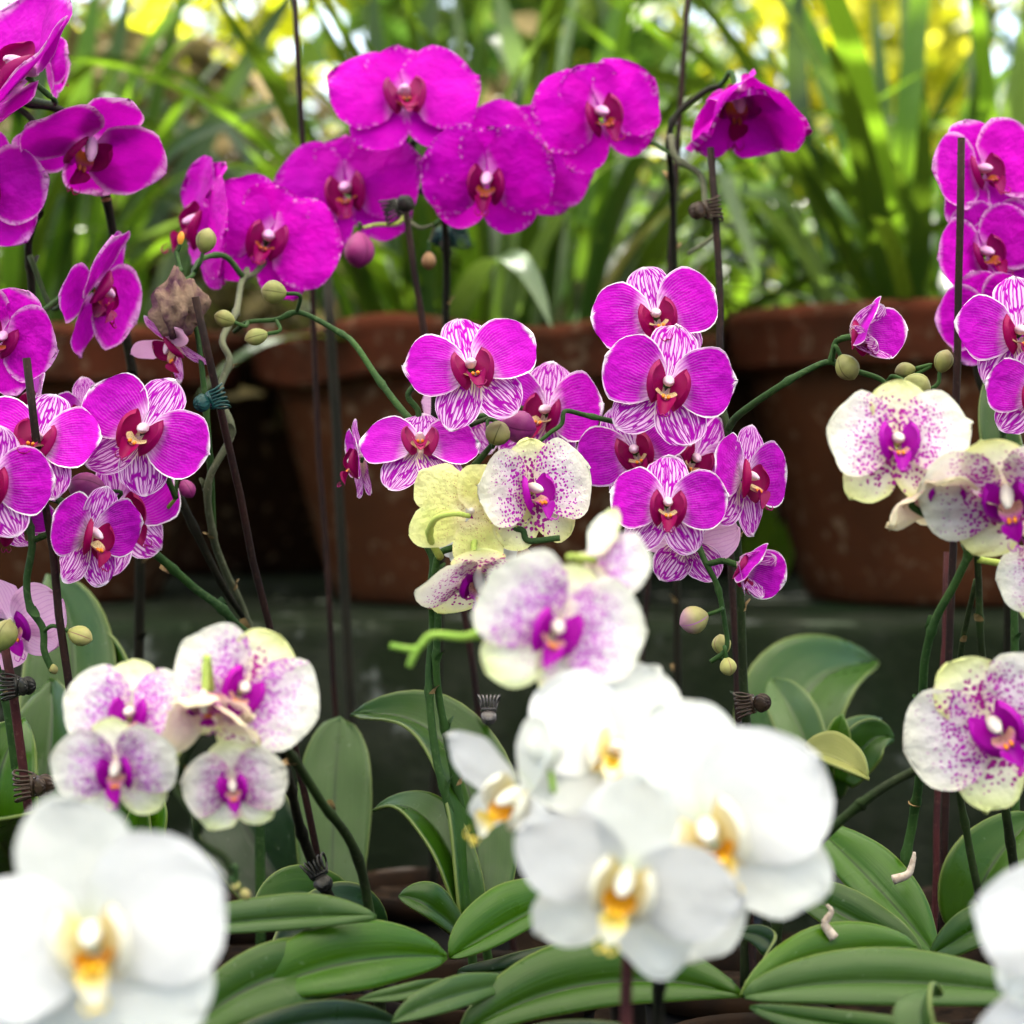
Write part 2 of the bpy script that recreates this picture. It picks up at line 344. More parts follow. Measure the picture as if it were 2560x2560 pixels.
MAT['terra_dark'] = mat_terracotta('dark_terracotta', (.0240, .0100, .0048), (.0160, .0072, .0040), (.0080, .0064, .0040))
k = NT('mossy_concrete'); co = k.n('TexCoord').outputs['Object']
c = k.mix(k.step(k.noise(co, 9, 5, .65), .4, .62), (.008, .012, .006), (.018, .021, .015))
c = k.mix(k.step(k.noise(co, 16, 4, .6), .6, .72), c, (.12, .13, .125)); c = k.mix(k.step(k.noise(co, 5, 3), .5, .7), c, (.008, .016, .007))
MAT['ledge'] = k.solid(c, .95, .04, k.noise(co, 40, 6, .7), .8, .01)
k = NT('dark_soil'); co = k.n('TexCoord').outputs['Object']
far = k.step(k.n('VectorMath', {'operation': 'LENGTH'}, i0=co).outputs['Value'], 3.2, 4.6)
c = k.mix(k.step(k.noise(co, 60, 5, .7), .35, .7), (.005, .0035, .003), (.02, .013, .009))
c2 = k.mix(k.noise(co, 2, 5), (.12, .2, .03), (.38, .34, .16)); MAT['soil'] = k.solid(k.mix(far, c, c2), .95, .02, k.noise(co, 120, 5), .8, .01)
MAT['pot_black'] = mat_simple('black_plastic_pot', (.0045, .0045, .0045), (.0080, .0070, .0065), 30, .5, .1)
MAT['pot_rim'] = mat_simple('worn_pot_rim', (.006, .004, .003), (.016, .008, .004), 40, .7, .06)
MAT['bark'] = mat_simple('bark_chips', (.006, .004, .003), (.018, .011, .007), 120, .9, .03, .6)
k = NT('shade_sheet'); k.n('TexCoord')  # sheet of the added roof, cream tint warms the light below
b = k.n('BsdfDiffuse', None, Color=(.8, .78, .7)); tr = k.n('BsdfTranslucent', None, Color=(.88, .85, .74))
mx = k.n('MixShader', None, i0=.68, i1=b.outputs[0], i2=tr.outputs[0]); k.t.links.new(mx.outputs[0], k.out.inputs[0]); MAT['sheet'] = k.m
MAT['steel'] = mat_simple('galvanised_steel', (.35, .36, .36), (.28, .28, .28), 30, .45, .5)
MAT['lath'] = mat_simple('weathered_lath', (.22, .17, .12), (.16, .12, .08), 12, .9, .1)
MAT['wallpaint'] = mat_simple('cream_wall_paint', (.72, .66, .54), (.66, .6, .48), 3, .9, .2)

# ------------------------------------------------------------------ setting
g = MB(); NG = 60
def gz(x, y):
    return .006 * noise.noise(Vector((x * 9, y * 9, 0))) + .01 * noise.noise(Vector((x * 3, y * 3, 3))) if abs(x) < 4 and -1 < y < 7 else 0
xs = [-150, -60, -20, -8, -4] + [-2 + .1 * i for i in range(41)] + [4, 8, 20, 60, 150]
ys = [-80, -20, -5, -1] + [.2 + .1 * i for i in range(38)] + [5, 7, 10, 20, 60, 200]
g.add([(x, y, gz(x, y)) for x in xs for y in ys], [(i * len(ys) + j, (i + 1) * len(ys) + j, (i + 1) * len(ys) + j + 1, i * len(ys) + j + 1) for i in range(len(xs) - 1) for j in range(len(ys) - 1)])
tag(g.build('ground', MAT['soil']), kind='structure', label='dark damp soil under the orchids')
# raised concrete ledge carrying the terracotta planters
LZ = .268; LY = 1.86
g = MB(); n1 = 120
prof = [(LY, -.02), (LY - .004, .1), (LY, LZ - .012), (LY + .004, LZ - .003), (LY + .014, LZ), (LY + .7, LZ), (3.6, LZ), (3.6, -.02)]
vs_ = []
for i in range(n1 + 1):
    x = -2.4 + 4.8 * i / n1
    for j, (y, z) in enumerate(prof):
        q = noise.noise(Vector((x * 7, j * 1.7, 1))) * .005; vs_.append((x, y + q, z + (q * .5 if 0 < j < 7 else 0)))
m_ = len(prof)
g.add(vs_, [(i * m_ + j, i * m_ + j + 1, (i + 1) * m_ + j + 1, (i + 1) * m_ + j) for i in range(n1) for j in range(m_ - 1)])
tag(g.build('concrete_ledge', MAT['ledge']), 'dark mossy concrete ledge beneath the terracotta planters', 'ledge')

def planter(px, d, rtop, rbase, h, mats, label, wave=(0, 0), group=None, bz=LZ):
    c = P(px, 1180, d); c.z = bz + .002
    root = empty('terracotta_planter', c)
    tag(root, label, 'planter', group)
    b = MB(); b.lathe([(0, 0), (rbase * .97, 0), (rbase, .006)] + [(rbase + (rtop * .9 - rbase) * (i / 14) ** .92, .006 + (h * .84 - .006) * i / 14) for i in range(1, 15)] + [(rtop * .86, h * .84), (rtop * .84, h * .7)], 64)
    b.build('body', mats[0], root)
    r = MB()
    def wf(i, an, rr, z): return rr * (1 + .012 * math.sin(an * wave[1] + 1)), z + wave[0] * math.sin(an * wave[1] + wave[0] * 100) * (z / h)
    r.lathe([(rtop * .885, h * .80), (rtop * .95, h * .795), (rtop * .97, h * .82), (rtop * .975, h * .93), (rtop * 1.0, h * .955), (rtop * 1.0, h * .985), (rtop * .985, h), (rtop * .93, h), (rtop * .9, h * .97), (rtop * .88, h * .8)], 72, fn=wf if wave[1] else None)
    r.build('rim', mats[1], root)
    s = MB(); s.lathe([(0, h * .9), (rtop * .4, h * .915), (rtop * .86, h * .88)], 24); s.build('soil', MAT['bark'], root)
    return root, Vector((c.x, c.y, c.z + h * .88))
pl = []
pl.append(planter(30, 2.22, .245, .155, .27, (MAT['terra'], MAT['terra_rim']), 'terracotta planter with plain stained rim behind the striped orchids')[1])
pl.append(planter(1215, 2.22, .245, .158, .272, (MAT['terra'], MAT['terra_rim']), 'terracotta planter with wavy red rim behind the spotted orchid', (.007, 6))[1])
pl.append(planter(2405, 2.2, .25, .16, .29, (MAT['terra'], MAT['terra_rim']), 'terracotta planter with straight dark rim behind the bud branch')[1])
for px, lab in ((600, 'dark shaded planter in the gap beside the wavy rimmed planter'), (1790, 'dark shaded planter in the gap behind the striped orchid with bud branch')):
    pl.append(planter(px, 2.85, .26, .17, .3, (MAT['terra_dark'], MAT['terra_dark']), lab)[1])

# unseen roof added to block the sun and soften light on the orchids
RY1 = 2.95; RY2 = 3.75; RZ = 2.5
root = empty('added_shade_roof', (0, 0, 0)); tag(root, 'unseen translucent roof on posts, added to shade the orchid bed', 'roof', kind='structure')
def slab(name, x0, x1, y0, y1, z0, z1, m, par):
    b = MB(); b.box(((x0 + x1) / 2, (y0 + y1) / 2, (z0 + z1) / 2), ((x1 - x0) / 2, (y1 - y0) / 2, (z1 - z0) / 2)); return b.build(name, m, par, smooth=False)
for i in range(4):
    b = MB(); x0 = -3.2 + 1.6 * i
    b.add([(x0, -2.4, RZ), (x0 + 1.59, -2.4, RZ), (x0 + 1.59, RY1, RZ), (x0, RY1, RZ)], [(0, 1, 2, 3)]); b.build('sheet', MAT['sheet'], root, smooth=False)
k_ = 0
while RY1 + .03 + k_ * .105 < RY2:
    y = RY1 + .03 + k_ * .105; slab('slat', -3.2, 3.2, y, y + .068, RZ - .004, RZ + .012, MAT['lath'], root); k_ += 1  # slats added so sun flecks reach the strap leaves
for x in (-3.15, -1.05, 1.05, 3.1): slab('batten', x, x + .04, RY1 - .1, RY2 + .1, RZ - .05, RZ - .006, MAT['lath'], root)
for y in (-2.3, .4, RY1 - .2): slab('rafter', -3.25, 3.25, y, y + .05, RZ - .09, RZ - .006, MAT['steel'], root)
for x in (-3.15, 3.1):
    for y in (-2.28, RY1 - .08): slab('post', x, x + .05, y, y + .05, 0, RZ - .092, MAT['steel'], root)
# ------------------------------------------------------------------ strap-leaved plants
def strap_mesh(name, L, W, lean, arch, seed, mat):
    rr = random.Random(seed); tw = rr.uniform(-.9, .9); side = rr.uniform(-.15, .15); b = MB(); nt = 14
    pts = [Vector((0, 0, 0))]
    for i in range(nt):
        a = lean + arch * ((i + .5) / nt) ** 1.6; pts.append(pts[-1] + Vector((math.sin(a), side * (i / nt), math.cos(a))) * (L / nt))
    def fn(u, v):
        i = u * nt; i0 = min(int(i), nt - 1); p = pts[i0].lerp(pts[i0 + 1], i - i0)
        a = lean + arch * u ** 1.6; N = Vector((-math.cos(a), 0, math.sin(a))); S = Vector((0, 1, 0)); T = N.cross(S)
        q = Matrix.Rotation(tw * u, 3, T); S = q @ S; N = q @ N
        s = v * 2 - 1; wd = W * min(1, .55 + u * 1.5) * (1 - u ** 3.2) ** .8 + 1e-4
        return p + S * s * wd - N * .32 * wd * (1 - abs(s)), (v, u), (u * 4 + seed, s)
    b.grid(fn, nt, 4); return b.mesh(name, mat)
SM = {}
for nm in ('strap', 'strap_pale', 'strap_dark', 'strap_dry'):
    SM[nm] = [strap_mesh('leaf', 1, 0.0165 + .006 * (i % 3), .05 + .09 * (i % 4), .3 + .34 * (i % 5), 10 + i, MAT[nm]) for i in range(10)]
def strap_plant(base, n, label, seed, lmin, lmax, rad, mixw=(3, .8, 6, .12), spread=1.0, frontbias=0.0, wmul=1.0):
    rr = random.Random(seed); root = empty('strap_leaf_plant', base)
    tag(root, label, 'plant', 'strap-leaved plants in the terracotta planters')
    for i in range(n):
        kind = rr.choices(('strap', 'strap_pale', 'strap_dark', 'strap_dry'), mixw)[0]
        o = bpy.data.objects.new('leaf', rr.choice(SM[kind])); COL.objects.link(o); o.parent = root
        a = rr.uniform(0, 2 * math.pi); q = rad * math.sqrt(rr.random()); o.location = (q * math.cos(a), q * math.sin(a), rr.uniform(-.02, .01))
        yaw = a + rr.uniform(-.7, .7); lean = rr.gauss(.3, .3) * spread
        o.rotation_euler = (0, lean, yaw); L = rr.uniform(lmin, lmax)
        wsc = rr.uniform(.3, .62) * wmul; o.scale = (L, wsc, L)
    return root
strap_plant(pl[0], 64, 'dense strap-leaved plant in the plain rimmed planter', 1, .25, .5, .15)
strap_plant(pl[1], 120, 'dense strap-leaved plant in the wavy rimmed planter', 2, .25, .54, .17)
strap_plant(pl[2], 120, 'tall dark strap-leaved plant in the straight rimmed planter', 13, .28, .58, .17)
strap_plant(pl[3], 20, 'strap-leaved plant in the shaded planter beside the wavy rim', 4, .25, .5, .18)
strap_plant(pl[4], 55, 'strap-leaved plant in the shaded planter behind the bud branch', 5, .25, .55, .18)
def ribbon(name, pts, W, mat, par, off, Nref=(0, -1, .3), taper=(.4, 1)):
    c = catmull([P(*q) for q in pts], 6); n = len(c) - 1; Nr = Vector(Nref); b = MB()
    def fn(u, v):
        i = u * n; i0 = min(int(i), n - 1); p = c[i0].lerp(c[i0 + 1], i - i0); T = (c[i0 + 1] - c[i0]).normalized()
        S = T.cross(Nr).normalized(); N = S.cross(T); s = v * 2 - 1
        wd = W * min(1, taper[0] + u * 2) * (1 - u ** 3) ** .8 + 1e-4
        return p + S * s * wd - N * .25 * wd * (1 - abs(s)), (v, u), (u * 4, s)
    b.grid(fn, n, 4); return b.build(name, mat, par, off)
big = {0: [([(250, 620, 2.1), (420, 380, 2.0), (600, 290, 1.95), (760, 240, 1.95)], .014, 'strap_dark'), ([(230, 700, 2.2), (260, 300, 2.2), (330, -60, 2.2)], .02, 'strap_dark'),
           ([(180, 700, 2.2), (190, 300, 2.2), (250, -80, 2.2)], .024, 'strap'), ([(120, 700, 2.15), (120, 300, 2.15), (60, -60, 2.15)], .026, 'strap_dark'),
           ([(300, 700, 2.2), (480, 400, 2.2), (640, 120, 2.2), (760, -60, 2.2)], .02, 'strap_dark'), ([(320, 650, 2.25), (300, 300, 2.25), (410, 60, 2.25), (540, -30, 2.25)], .013, 'strap')],
       1: [([(1330, 720, 2.1), (1340, 350, 2.1), (1270, 80, 2.1), (1240, -40, 2.1)], .02, 'strap_pale'), ([(1150, 700, 2.2), (1170, 300, 2.2), (1230, 90, 2.15), (1290, 200, 2.1), (1300, 330, 2.1)], .016, 'strap_dark'),
           ([(1000, 700, 2.2), (950, 300, 2.2), (930, -60, 2.2)], .024, 'strap_dark'), ([(1450, 700, 2.2), (1480, 300, 2.2), (1560, -60, 2.2)], .022, 'strap'), ([(1060, 700, 2.2), (1050, 200, 2.2), (1100, -80, 2.2)], .024, 'strap_dark')],
       2: [([(2200, 740, 2.2), (2140, 400, 2.15), (2030, 100, 2.15), (1960, -60, 2.15)], .024, 'strap'), ([(2240, 740, 2.2), (2260, 400, 2.15), (2300, 0, 2.15), (2330, -80, 2.15)], .022, 'strap'),
           ([(2160, 740, 2.2), (2020, 420, 2.1), (1990, 100, 2.1), (2010, -60, 2.1)], .02, 'strap_dark'), ([(2090, 745, 2.1), (1980, 520, 1.95), (1860, 470, 1.9), (1815, 450, 1.88), (1880, 640, 1.85), (1895, 715, 1.85)], .013, 'strap_pale'),
           ([(2420, 740, 2.2), (2440, 400, 2.2), (2480, -60, 2.2)], .02, 'strap_dark'), ([(2330, 740, 2.2), (2420, 300, 2.2), (2560, 150, 2.2)], .018, 'strap')]}
plants_ = [o for o in COL.objects if o.name.startswith('strap_leaf_plant')]
for i, lst in big.items():
    for pts, W, m in lst: ribbon('leaf', pts, W * .62, MAT[m], plants_[i], pl[i])

# ------------------------------------------------------------------ shrubs far behind and litter
def leafcloud(name, mat, par, off, n, c, rad, size, rr, shape=1.0, flat=0.0):
    v, f, u2 = [], [], []
    cl = [Vector((rr.gauss(0, .5), rr.gauss(0, .5), rr.gauss(0, .5))) for _ in range(max(6, n // 90))]
    for i in range(n):
        k_ = rr.choice(cl); p = k_ + Vector((rr.gauss(0, .17), rr.gauss(0, .17), rr.gauss(0, .17)))
        p = Vector((p.x * rad[0], p.y * rad[1], p.z * rad[2])) + Vector(c)
        if p.z < .02: p.z = .02 + rr.random() * .1
        t = Vector((rr.gauss(0, 1), rr.gauss(0, 1), rr.gauss(0, .7) - flat)).normalized(); s = t.cross(Vector((rr.gauss(0, 1), rr.gauss(0, 1), rr.gauss(0, 1)))).normalized()
        N = t.cross(s); L = size * rr.uniform(.6, 1.4); W = L * rr.uniform(.25, .42) / shape; b = len(v)
        v += [p, p + t * L * .5 + s * W - N * W * .2, p + t * L, p + t * L * .5 - s * W - N * W * .2]; f += [(b, b + 1, b + 2), (b, b + 2, b + 3)]; cc = rr.random(); u2 += [(cc, 0)] * 4
    m = MB(); m.add(v, f, None, u2); return m.build(name, mat, par, off, smooth=False)
def shrub(px, d, h, rx, label, mat, n, size, seed, zc=None):
    rr = random.Random(seed); b = P(px, 1180, d); b.z = 0
    root = empty('shrub', b); tag(root, label, 'shrub', 'shrubs behind the planters')
    tb = MB()
    for i in range(7):
        a = rr.uniform(0, 6.28); e = b + Vector((math.cos(a) * rx * .6, math.sin(a) * rx * .5, h * rr.uniform(.6, .9)))
        tb.tube(catmull([b, b.lerp(e, .4) + Vector((0, 0, h * .12)), e], 6), [.016 - .0018 * min(q, 7) * .9 for q in range(13)], 6)
    tb.build('trunk', MAT['stem_dark'], root, b)
    leafcloud('crown', mat, root, b, n, b + Vector((0, 0, zc or h * .62)), (rx, rx * .8, h * .48), size, rr)
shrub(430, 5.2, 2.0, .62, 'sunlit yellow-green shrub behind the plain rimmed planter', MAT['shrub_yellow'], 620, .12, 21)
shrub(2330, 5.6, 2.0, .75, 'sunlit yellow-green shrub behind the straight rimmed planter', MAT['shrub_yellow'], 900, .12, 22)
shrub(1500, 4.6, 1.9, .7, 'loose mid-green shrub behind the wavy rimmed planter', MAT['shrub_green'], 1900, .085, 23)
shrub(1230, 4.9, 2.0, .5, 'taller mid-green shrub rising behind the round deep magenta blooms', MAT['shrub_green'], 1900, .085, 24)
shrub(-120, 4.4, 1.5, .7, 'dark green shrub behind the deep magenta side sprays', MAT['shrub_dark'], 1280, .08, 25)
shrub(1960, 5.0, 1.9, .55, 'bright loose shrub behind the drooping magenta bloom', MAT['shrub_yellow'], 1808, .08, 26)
rr = random.Random(5)
tag(leafcloud('dry_litter', MAT['litter'], None, (0, 0, 0), 2600, P(400, 760, 2.75), (.42, .22, .26), .09, rr, 2.4), 'tangle of dry grass and litter behind the plain rimmed planter', 'litter', kind='stuff')
tag(leafcloud('undergrowth', MAT['shrub_green'], None, (0, 0, 0), 5200, P(1350, 800, 3.2), (1.5, .3, .24), .06, rr, 1.3), 'small-leaved undergrowth behind the row of planters', 'undergrowth', kind='stuff')

# ------------------------------------------------------------------ flowers
def prof(t, a, b, c):
    return (max(t, 1e-6) ** a) * (max(1 - t ** b, 0) ** c)
def petal_mb(origin, ax, side, L, W, a, b, c, cup, bend, ruff, sweep, seed, ns=10, nt=12, dome=0.0):
    gm = max(prof(i / 60, a, b, c) for i in range(61)); N = ax.cross(side).normalized()
    if True:
        pass
    rx = (seed * 7.31) % 50; ry = (seed * 3.77) % 50; mb = MB()
    def fn(u, v):
        t = math.sin(u * math.pi / 2) ** .95 if u < 1 else 1.0
        s = v * 2 - 1; wd = W * prof(t, a, b, c) / gm; y = s * wd
        x = t * L - sweep * L * (s * s) * prof(t, a, b, c) / gm * .5
        rn = noise.noise(Vector((x * 2.2 / L + rx, y * 2.2 / L + ry, seed)))
        rn2 = noise.noise(Vector((s * 3 + rx, t * 4 + ry, seed + 5)))
        e = max(abs(s), t) ** 3
        z = bend * L * t * t + cup * L * (y / L) ** 2 + ruff * L * (rn * t + rn2 * .6 * e * t) + dome * L * math.sin(math.pi * min(t, 1)) * (1 - s * s)
        edge_n = 1 + .06 * noise.noise(Vector((s * 5 + ry, t * 5, rx))) * e
        return origin + ax * x * edge_n + side * y * edge_n + N * z, (v, t), (x / 1.0 + rx, y / 1.0 + ry)
    mb.grid(fn, nt, ns * 1); return mb
def ell(mb, c, ax, side, up, r, nu=8, nv=10):
    def fn(u, v):
        th = math.pi * u; ph = 2 * math.pi * v
        return Vector(c) + ax * (-math.cos(th) * r[0]) + side * (math.sin(th) * math.cos(ph) * r[1]) + up * (math.sin(th) * math.sin(ph) * r[2]), (v, u), (v, u)
    mb.grid(fn, nu, nv)
X, Y, Z = Vector((1, 0, 0)), Vector((0, 1, 0)), Vector((0, 0, 1))
# per kind: petal (L,W,a,b,c,angle,cup,bend), dorsal, lateral
SHAPE = {
 'M': dict(p=(1.0, .65, .42, 3.2, .5, 17, -.10, -.10), d=(.76, .46, .45, 3, .5), l=(.84, .42, .45, 2.6, .55, 218), sweep=.26, lip=.95, ruff=.16),
 'L': dict(p=(1.0, .66, .42, 3.4, .5, 14, .08, .05), d=(.9, .46, .45, 3, .5), l=(.95, .42, .45, 2.6, .55, 225), sweep=.28, lip=1.0, ruff=.10),
 'S': dict(p=(1.0, .56, .5, 3.0, .52, 14, .12, -.06), d=(.84, .38, .42, 3, .52), l=(.93, .37, .45, 2.6, .55, 236), sweep=.12, lip=1.1, ruff=.06),
 'P': dict(p=(1.0, .62, .45, 3.6, .5, 15, .12, -.04), d=(.82, .42, .42, 3, .5), l=(.92, .4, .45, 2.8, .55, 228), sweep=.2, lip=1.0, ruff=.08),
 'W': dict(p=(1.0, .58, .42, 3.0, .5, 9, .10, -.05), d=(1.02, .46, .42, 3, .5), l=(.95, .42, .45, 2.6, .55, 230), sweep=.18, lip=1.0, ruff=.12),
}
SHAPE['B'] = SHAPE['P']; SHAPE['Y'] = dict(SHAPE['P'], p=(1.0, .44, .45, 3.0, .52, 20, .2, .1), sweep=.1); SHAPE['K'] = SHAPE['S']; SHAPE['D'] = dict(SHAPE['P'], p=(1.05, .42, .45, 3.2, .5, -20, .5, .2), ruff=.16)
def mk(kind, part):
    for k_ in (kind + '_' + part, {'dorsal': kind + '_sepal'}.get(part, ''), {'sepal': kind + '_petal', 'dorsal': kind + '_petal'}.get(part, '')):
        if k_ in MAT: return MAT[k_]
    alt = {'L': 'M', 'B': 'P', 'Y': 'P', 'K': 'P', 'D': 'P'}[kind]
    return mk(alt, part)
FID = [0]
def flower(plant, off, kind, px, py, d, size, yaw=0, pitch=0, roll=0, open_=0, stems=(), petm=None, lipk=None, wilt=0, noped=False, label=None, pw=1.0):
    FID[0] += 1; sd = FID[0]; rr = random.Random(sd * 13); sh = SHAPE[kind]
    c = P(px, py, d); S = size / 2 * d / F
    Q = RC @ Matrix.Rotation(R(yaw), 3, 'Y') @ Matrix.Rotation(R(-pitch), 3, 'X') @ Matrix.Rotation(R(roll), 3, 'Z')
    e = empty('flower', c - off, plant); e.rotation_euler = Q.to_euler(); e.scale = (S, S, S)
    if label: e['label'] = label
    def leafpart(name, ang, par, zoff, mat, op, cup, bend, sweep):
        L, W, a, b, cc = par[:5]; an = R(ang + rr.uniform(-6, 6)); L *= rr.uniform(.95, 1.05); W *= rr.uniform(.93, 1.06) * pw
        o_ = R(op + rr.uniform(-6, 6)); rad = Vector((math.cos(an), math.sin(an), 0)); ax = rad * math.cos(o_) + Z * math.sin(o_)
        side = Vector((-math.sin(an), math.cos(an), 0))
        if wilt: bend += rr.uniform(-.3, .3) * wilt; cup += rr.uniform(.2, .9) * wilt
        m = petal_mb(rad * .05 + Z * zoff, ax, side, L, W, a, b, cc, cup, bend, sh['ruff'] * (1 + wilt), sweep, sd * 9.7 + ang * .37)
        m.build(name, mat, e)
    p = sh['p']; bz = -.05
    leafpart('sepal', 90, sh['d'], bz, mk(kind, 'dorsal'), open_ + 2, .14, -.05, .05)
    for sg in (1, -1):
        a2 = sh['l'][5]; a2 = a2 if sg < 0 else 180 - a2
        leafpart('sepal', a2, sh['l'], bz - .01, mk(kind, 'sepal'), open_ - 2, .14, -.05, .05)
    for sg in (1, -1):
        leafpart('petal', p[5] if sg > 0 else 180 - p[5], p, .0 + .018 * sg, petm or mk(kind, 'petal'), open_ + 6, p[6], p[7], sh['sweep'])
    lk = lipk or kind; q = sh['lip']; ml, mt, mc = mk(lk, 'lip'), mk(lk, 'throat'), mk(lk, 'col')
    for sg in (1, -1):      # side lobes: two cupped shells standing round the column
        m = MB(); wob = rr.uniform(-.04, .04)
        def sl_(u, v):
            hh = .3 * (math.sin(math.pi * (.1 + .72 * u)) ** .6); yy = v * 2 - 1
            x = .05 + .25 * math.sin(u * 2.3) * math.sqrt(1 - .72 * yy * yy) + .02 * yy * u; z = .02 + .28 * u - .1 * yy * yy * u
            return Vector((sg * x, -.06 + wob + .04 * u + yy * hh, z)) * q, (v, .35 + .65 * u), (u + sd, v)
        m.grid(sl_, 8, 8); m.build('side_lobe', ml, e)
    m = MB()
    def fl_(u, v):
        x = (v * 2 - 1); wd = .1 + .05 * math.sin(math.pi * u)
        return Vector((x * wd, -.13 - .12 * u + .07 * x * x, .02 + .27 * u)) * q, (v, u * .55), (x * .3 + sd, u * .4)
    m.grid(fl_, 6, 6); m.build('throat', mt, e)
    ax = Vector((0, -.78, .62)).normalized(); o0 = Vector((0, -.22, .24)) * q
    m = petal_mb(o0, ax, X, .27 * q, .13 * q, .25, 1.7, .8, 2.2, -.25, .03, 0, sd + 3, 8, 10)
    m.build('lip', ml, e); tip = o0 + ax * .33 * q
    for sg in (1, -1):
        t_ = MB(); t_.tube(catmull([tip - ax * .03, tip + Vector((sg * .05, -.01, .05)), tip + Vector((sg * .1, .05, .04)), tip + Vector((sg * .08, .1, -.01))], 4), [.014 - .0009 * i for i in range(13)], 5); t_.build('tendril', ml, e)
    m = MB(); ca = Vector((0, -.22, .97)).normalized(); ell(m, Vector((0, .045, .1)), ca, X, Y, (.19, .088, .085)); m.build('column', mc, e)
    m = MB(); ell(m, Vector((0, .0, .262)), ca, X, Y, (.03, .05, .04), 5, 8); m.build('anther_cap', MAT['W_col'] if lk in 'W' else mc, e)
    m = MB()
    for sg in (1, -1): ell(m, Vector((sg * .036, -.2, .27)) * q, ca, X, Y, (.05, .03, .036), 6, 8)
    m.build('callus', MAT['callus_yellow'] if lk == 'W' else MAT['callus_dark'] if lk in 'ML' else MAT['callus'], e)
    if stems and not noped:
        back = Q @ Vector((0, 0, -1)); p0 = c + back * .06 * S; best = min(stems, key=lambda s_: (s_ - (p0 + back * .012)).length)
        L = (best - p0).length; L = min(L, .09)
        if (best - p0).length < .14:
            m = MB(); pts = catmull([p0 - back * .05 * S, p0 + back * min(.018, L * .5), p0.lerp(best, .6) + back * min(.01, L * .2), best], 6)
            m.tube([Q.inverted() @ (x_ - c) / S for x_ in pts], [.0017 / S] * len(pts), 7); m.build('pedicel', MAT['stem_green'] if kind in 'SMLK' else MAT['stem_yellow'], e)
    return e
def bud(plant, off, px, py, d, size, ang, mat, stems, fat=.78, tilt=0, ped='stem_green'):
    c = P(px, py, d); L = size * d / F; a = R(ang)
    ax = (RC @ Vector((math.cos(a), math.sin(a), math.sin(R(tilt))))).normalized(); s = ax.cross(RC @ Z)
    s = s.normalized() if s.length > .1 else RC @ X; u = ax.cross(s); rs = rng.random() * 6; m = MB()
    pr = [(0, .10), (.06, .34), (.16, .62), (.3, .86), (.45, .98), (.58, 1.0), (.72, .9), (.84, .68), (.93, .4), (1.0, .03)]
    def fn(i_, v):
        i = i_ * (len(pr) - 1); i0 = min(int(i), len(pr) - 2); f_ = i - i0; t = pr[i0][0] * (1 - f_) + pr[i0 + 1][0] * f_; r = pr[i0][1] * (1 - f_) + pr[i0 + 1][1] * f_
        an = 2 * math.pi * v; rr_ = r * (1 - .085 * (1 - abs(math.sin(1.5 * an))) ** 3) * L * .5 * fat
        return c - off + ax * (t - .5) * L + (s * math.cos(an + rs) + u * math.sin(an + rs)) * rr_, (v, t), (v, t)
    m.grid(fn, 18, 24); o = m.build('bud', MAT[mat], plant)
    p0 = c - ax * L * .48
    if stems:
        best = min(stems, key=lambda q: (q - p0 + ax * .004).length)
        if (best - p0).length < .07:
            t_ = MB(); t_.tube([q - off for q in catmull([p0 + ax * L * .05, p0 - ax * min(.008, (best - p0).length * .5), best], 6)], .0011, 6); t_.build('pedicel', MAT[ped], o)
    return o
def stem(plant, off, pts, r, mat, bracts=True, taper=.6, seed=1):
    c = catmull(pts, 8); n = len(c); rr = random.Random(seed)
    L = [0]
    for i in range(1, n): L.append(L[-1] + (c[i] - c[i - 1]).length)
    nodes = []; s_ = L[-1]
    while s_ > .05: s_ -= rr.uniform(.028, .05); nodes.append(s_)
    rad = [r * (1 - (1 - taper) * L[i] / L[-1]) * (1 + .35 * math.exp(-min(abs(L[i] - q) for q in nodes + [9]) ** 2 / 5e-6)) for i in range(n)]
    m = MB(); m.tube([q - off for q in c], rad, 9); o = m.build('stem', MAT[mat], plant)
    if bracts:
        for q in nodes:
            if q < .12: continue
            i = min(range(n), key=lambda i_: abs(L[i_] - q))
            if i < 1 or i > n - 2: continue
            T = (c[i + 1] - c[i - 1]).normalized(); a = rr.uniform(0, 6.28); sd = T.cross(Vector((math.cos(a), math.sin(a), .3))).normalized()
            h = rr.uniform(.0035, .006); m = MB(); ra = rad[i] * 1.12; B = T.cross(sd)
            def fn(u, v): 
                an = (v - .5) * 2.6 * (1 - u * .85); out = ra * (1 + u * u * 1.0)
                return c[i] - off + T * (u * h - h * .15) + (sd * math.cos(an) + B * math.sin(an)) * out, (v, u), (v, u)
            m.grid(fn, 4, 6); m.build('bract', MAT['bract' if rr.random() < .45 else mat], o)
    return c
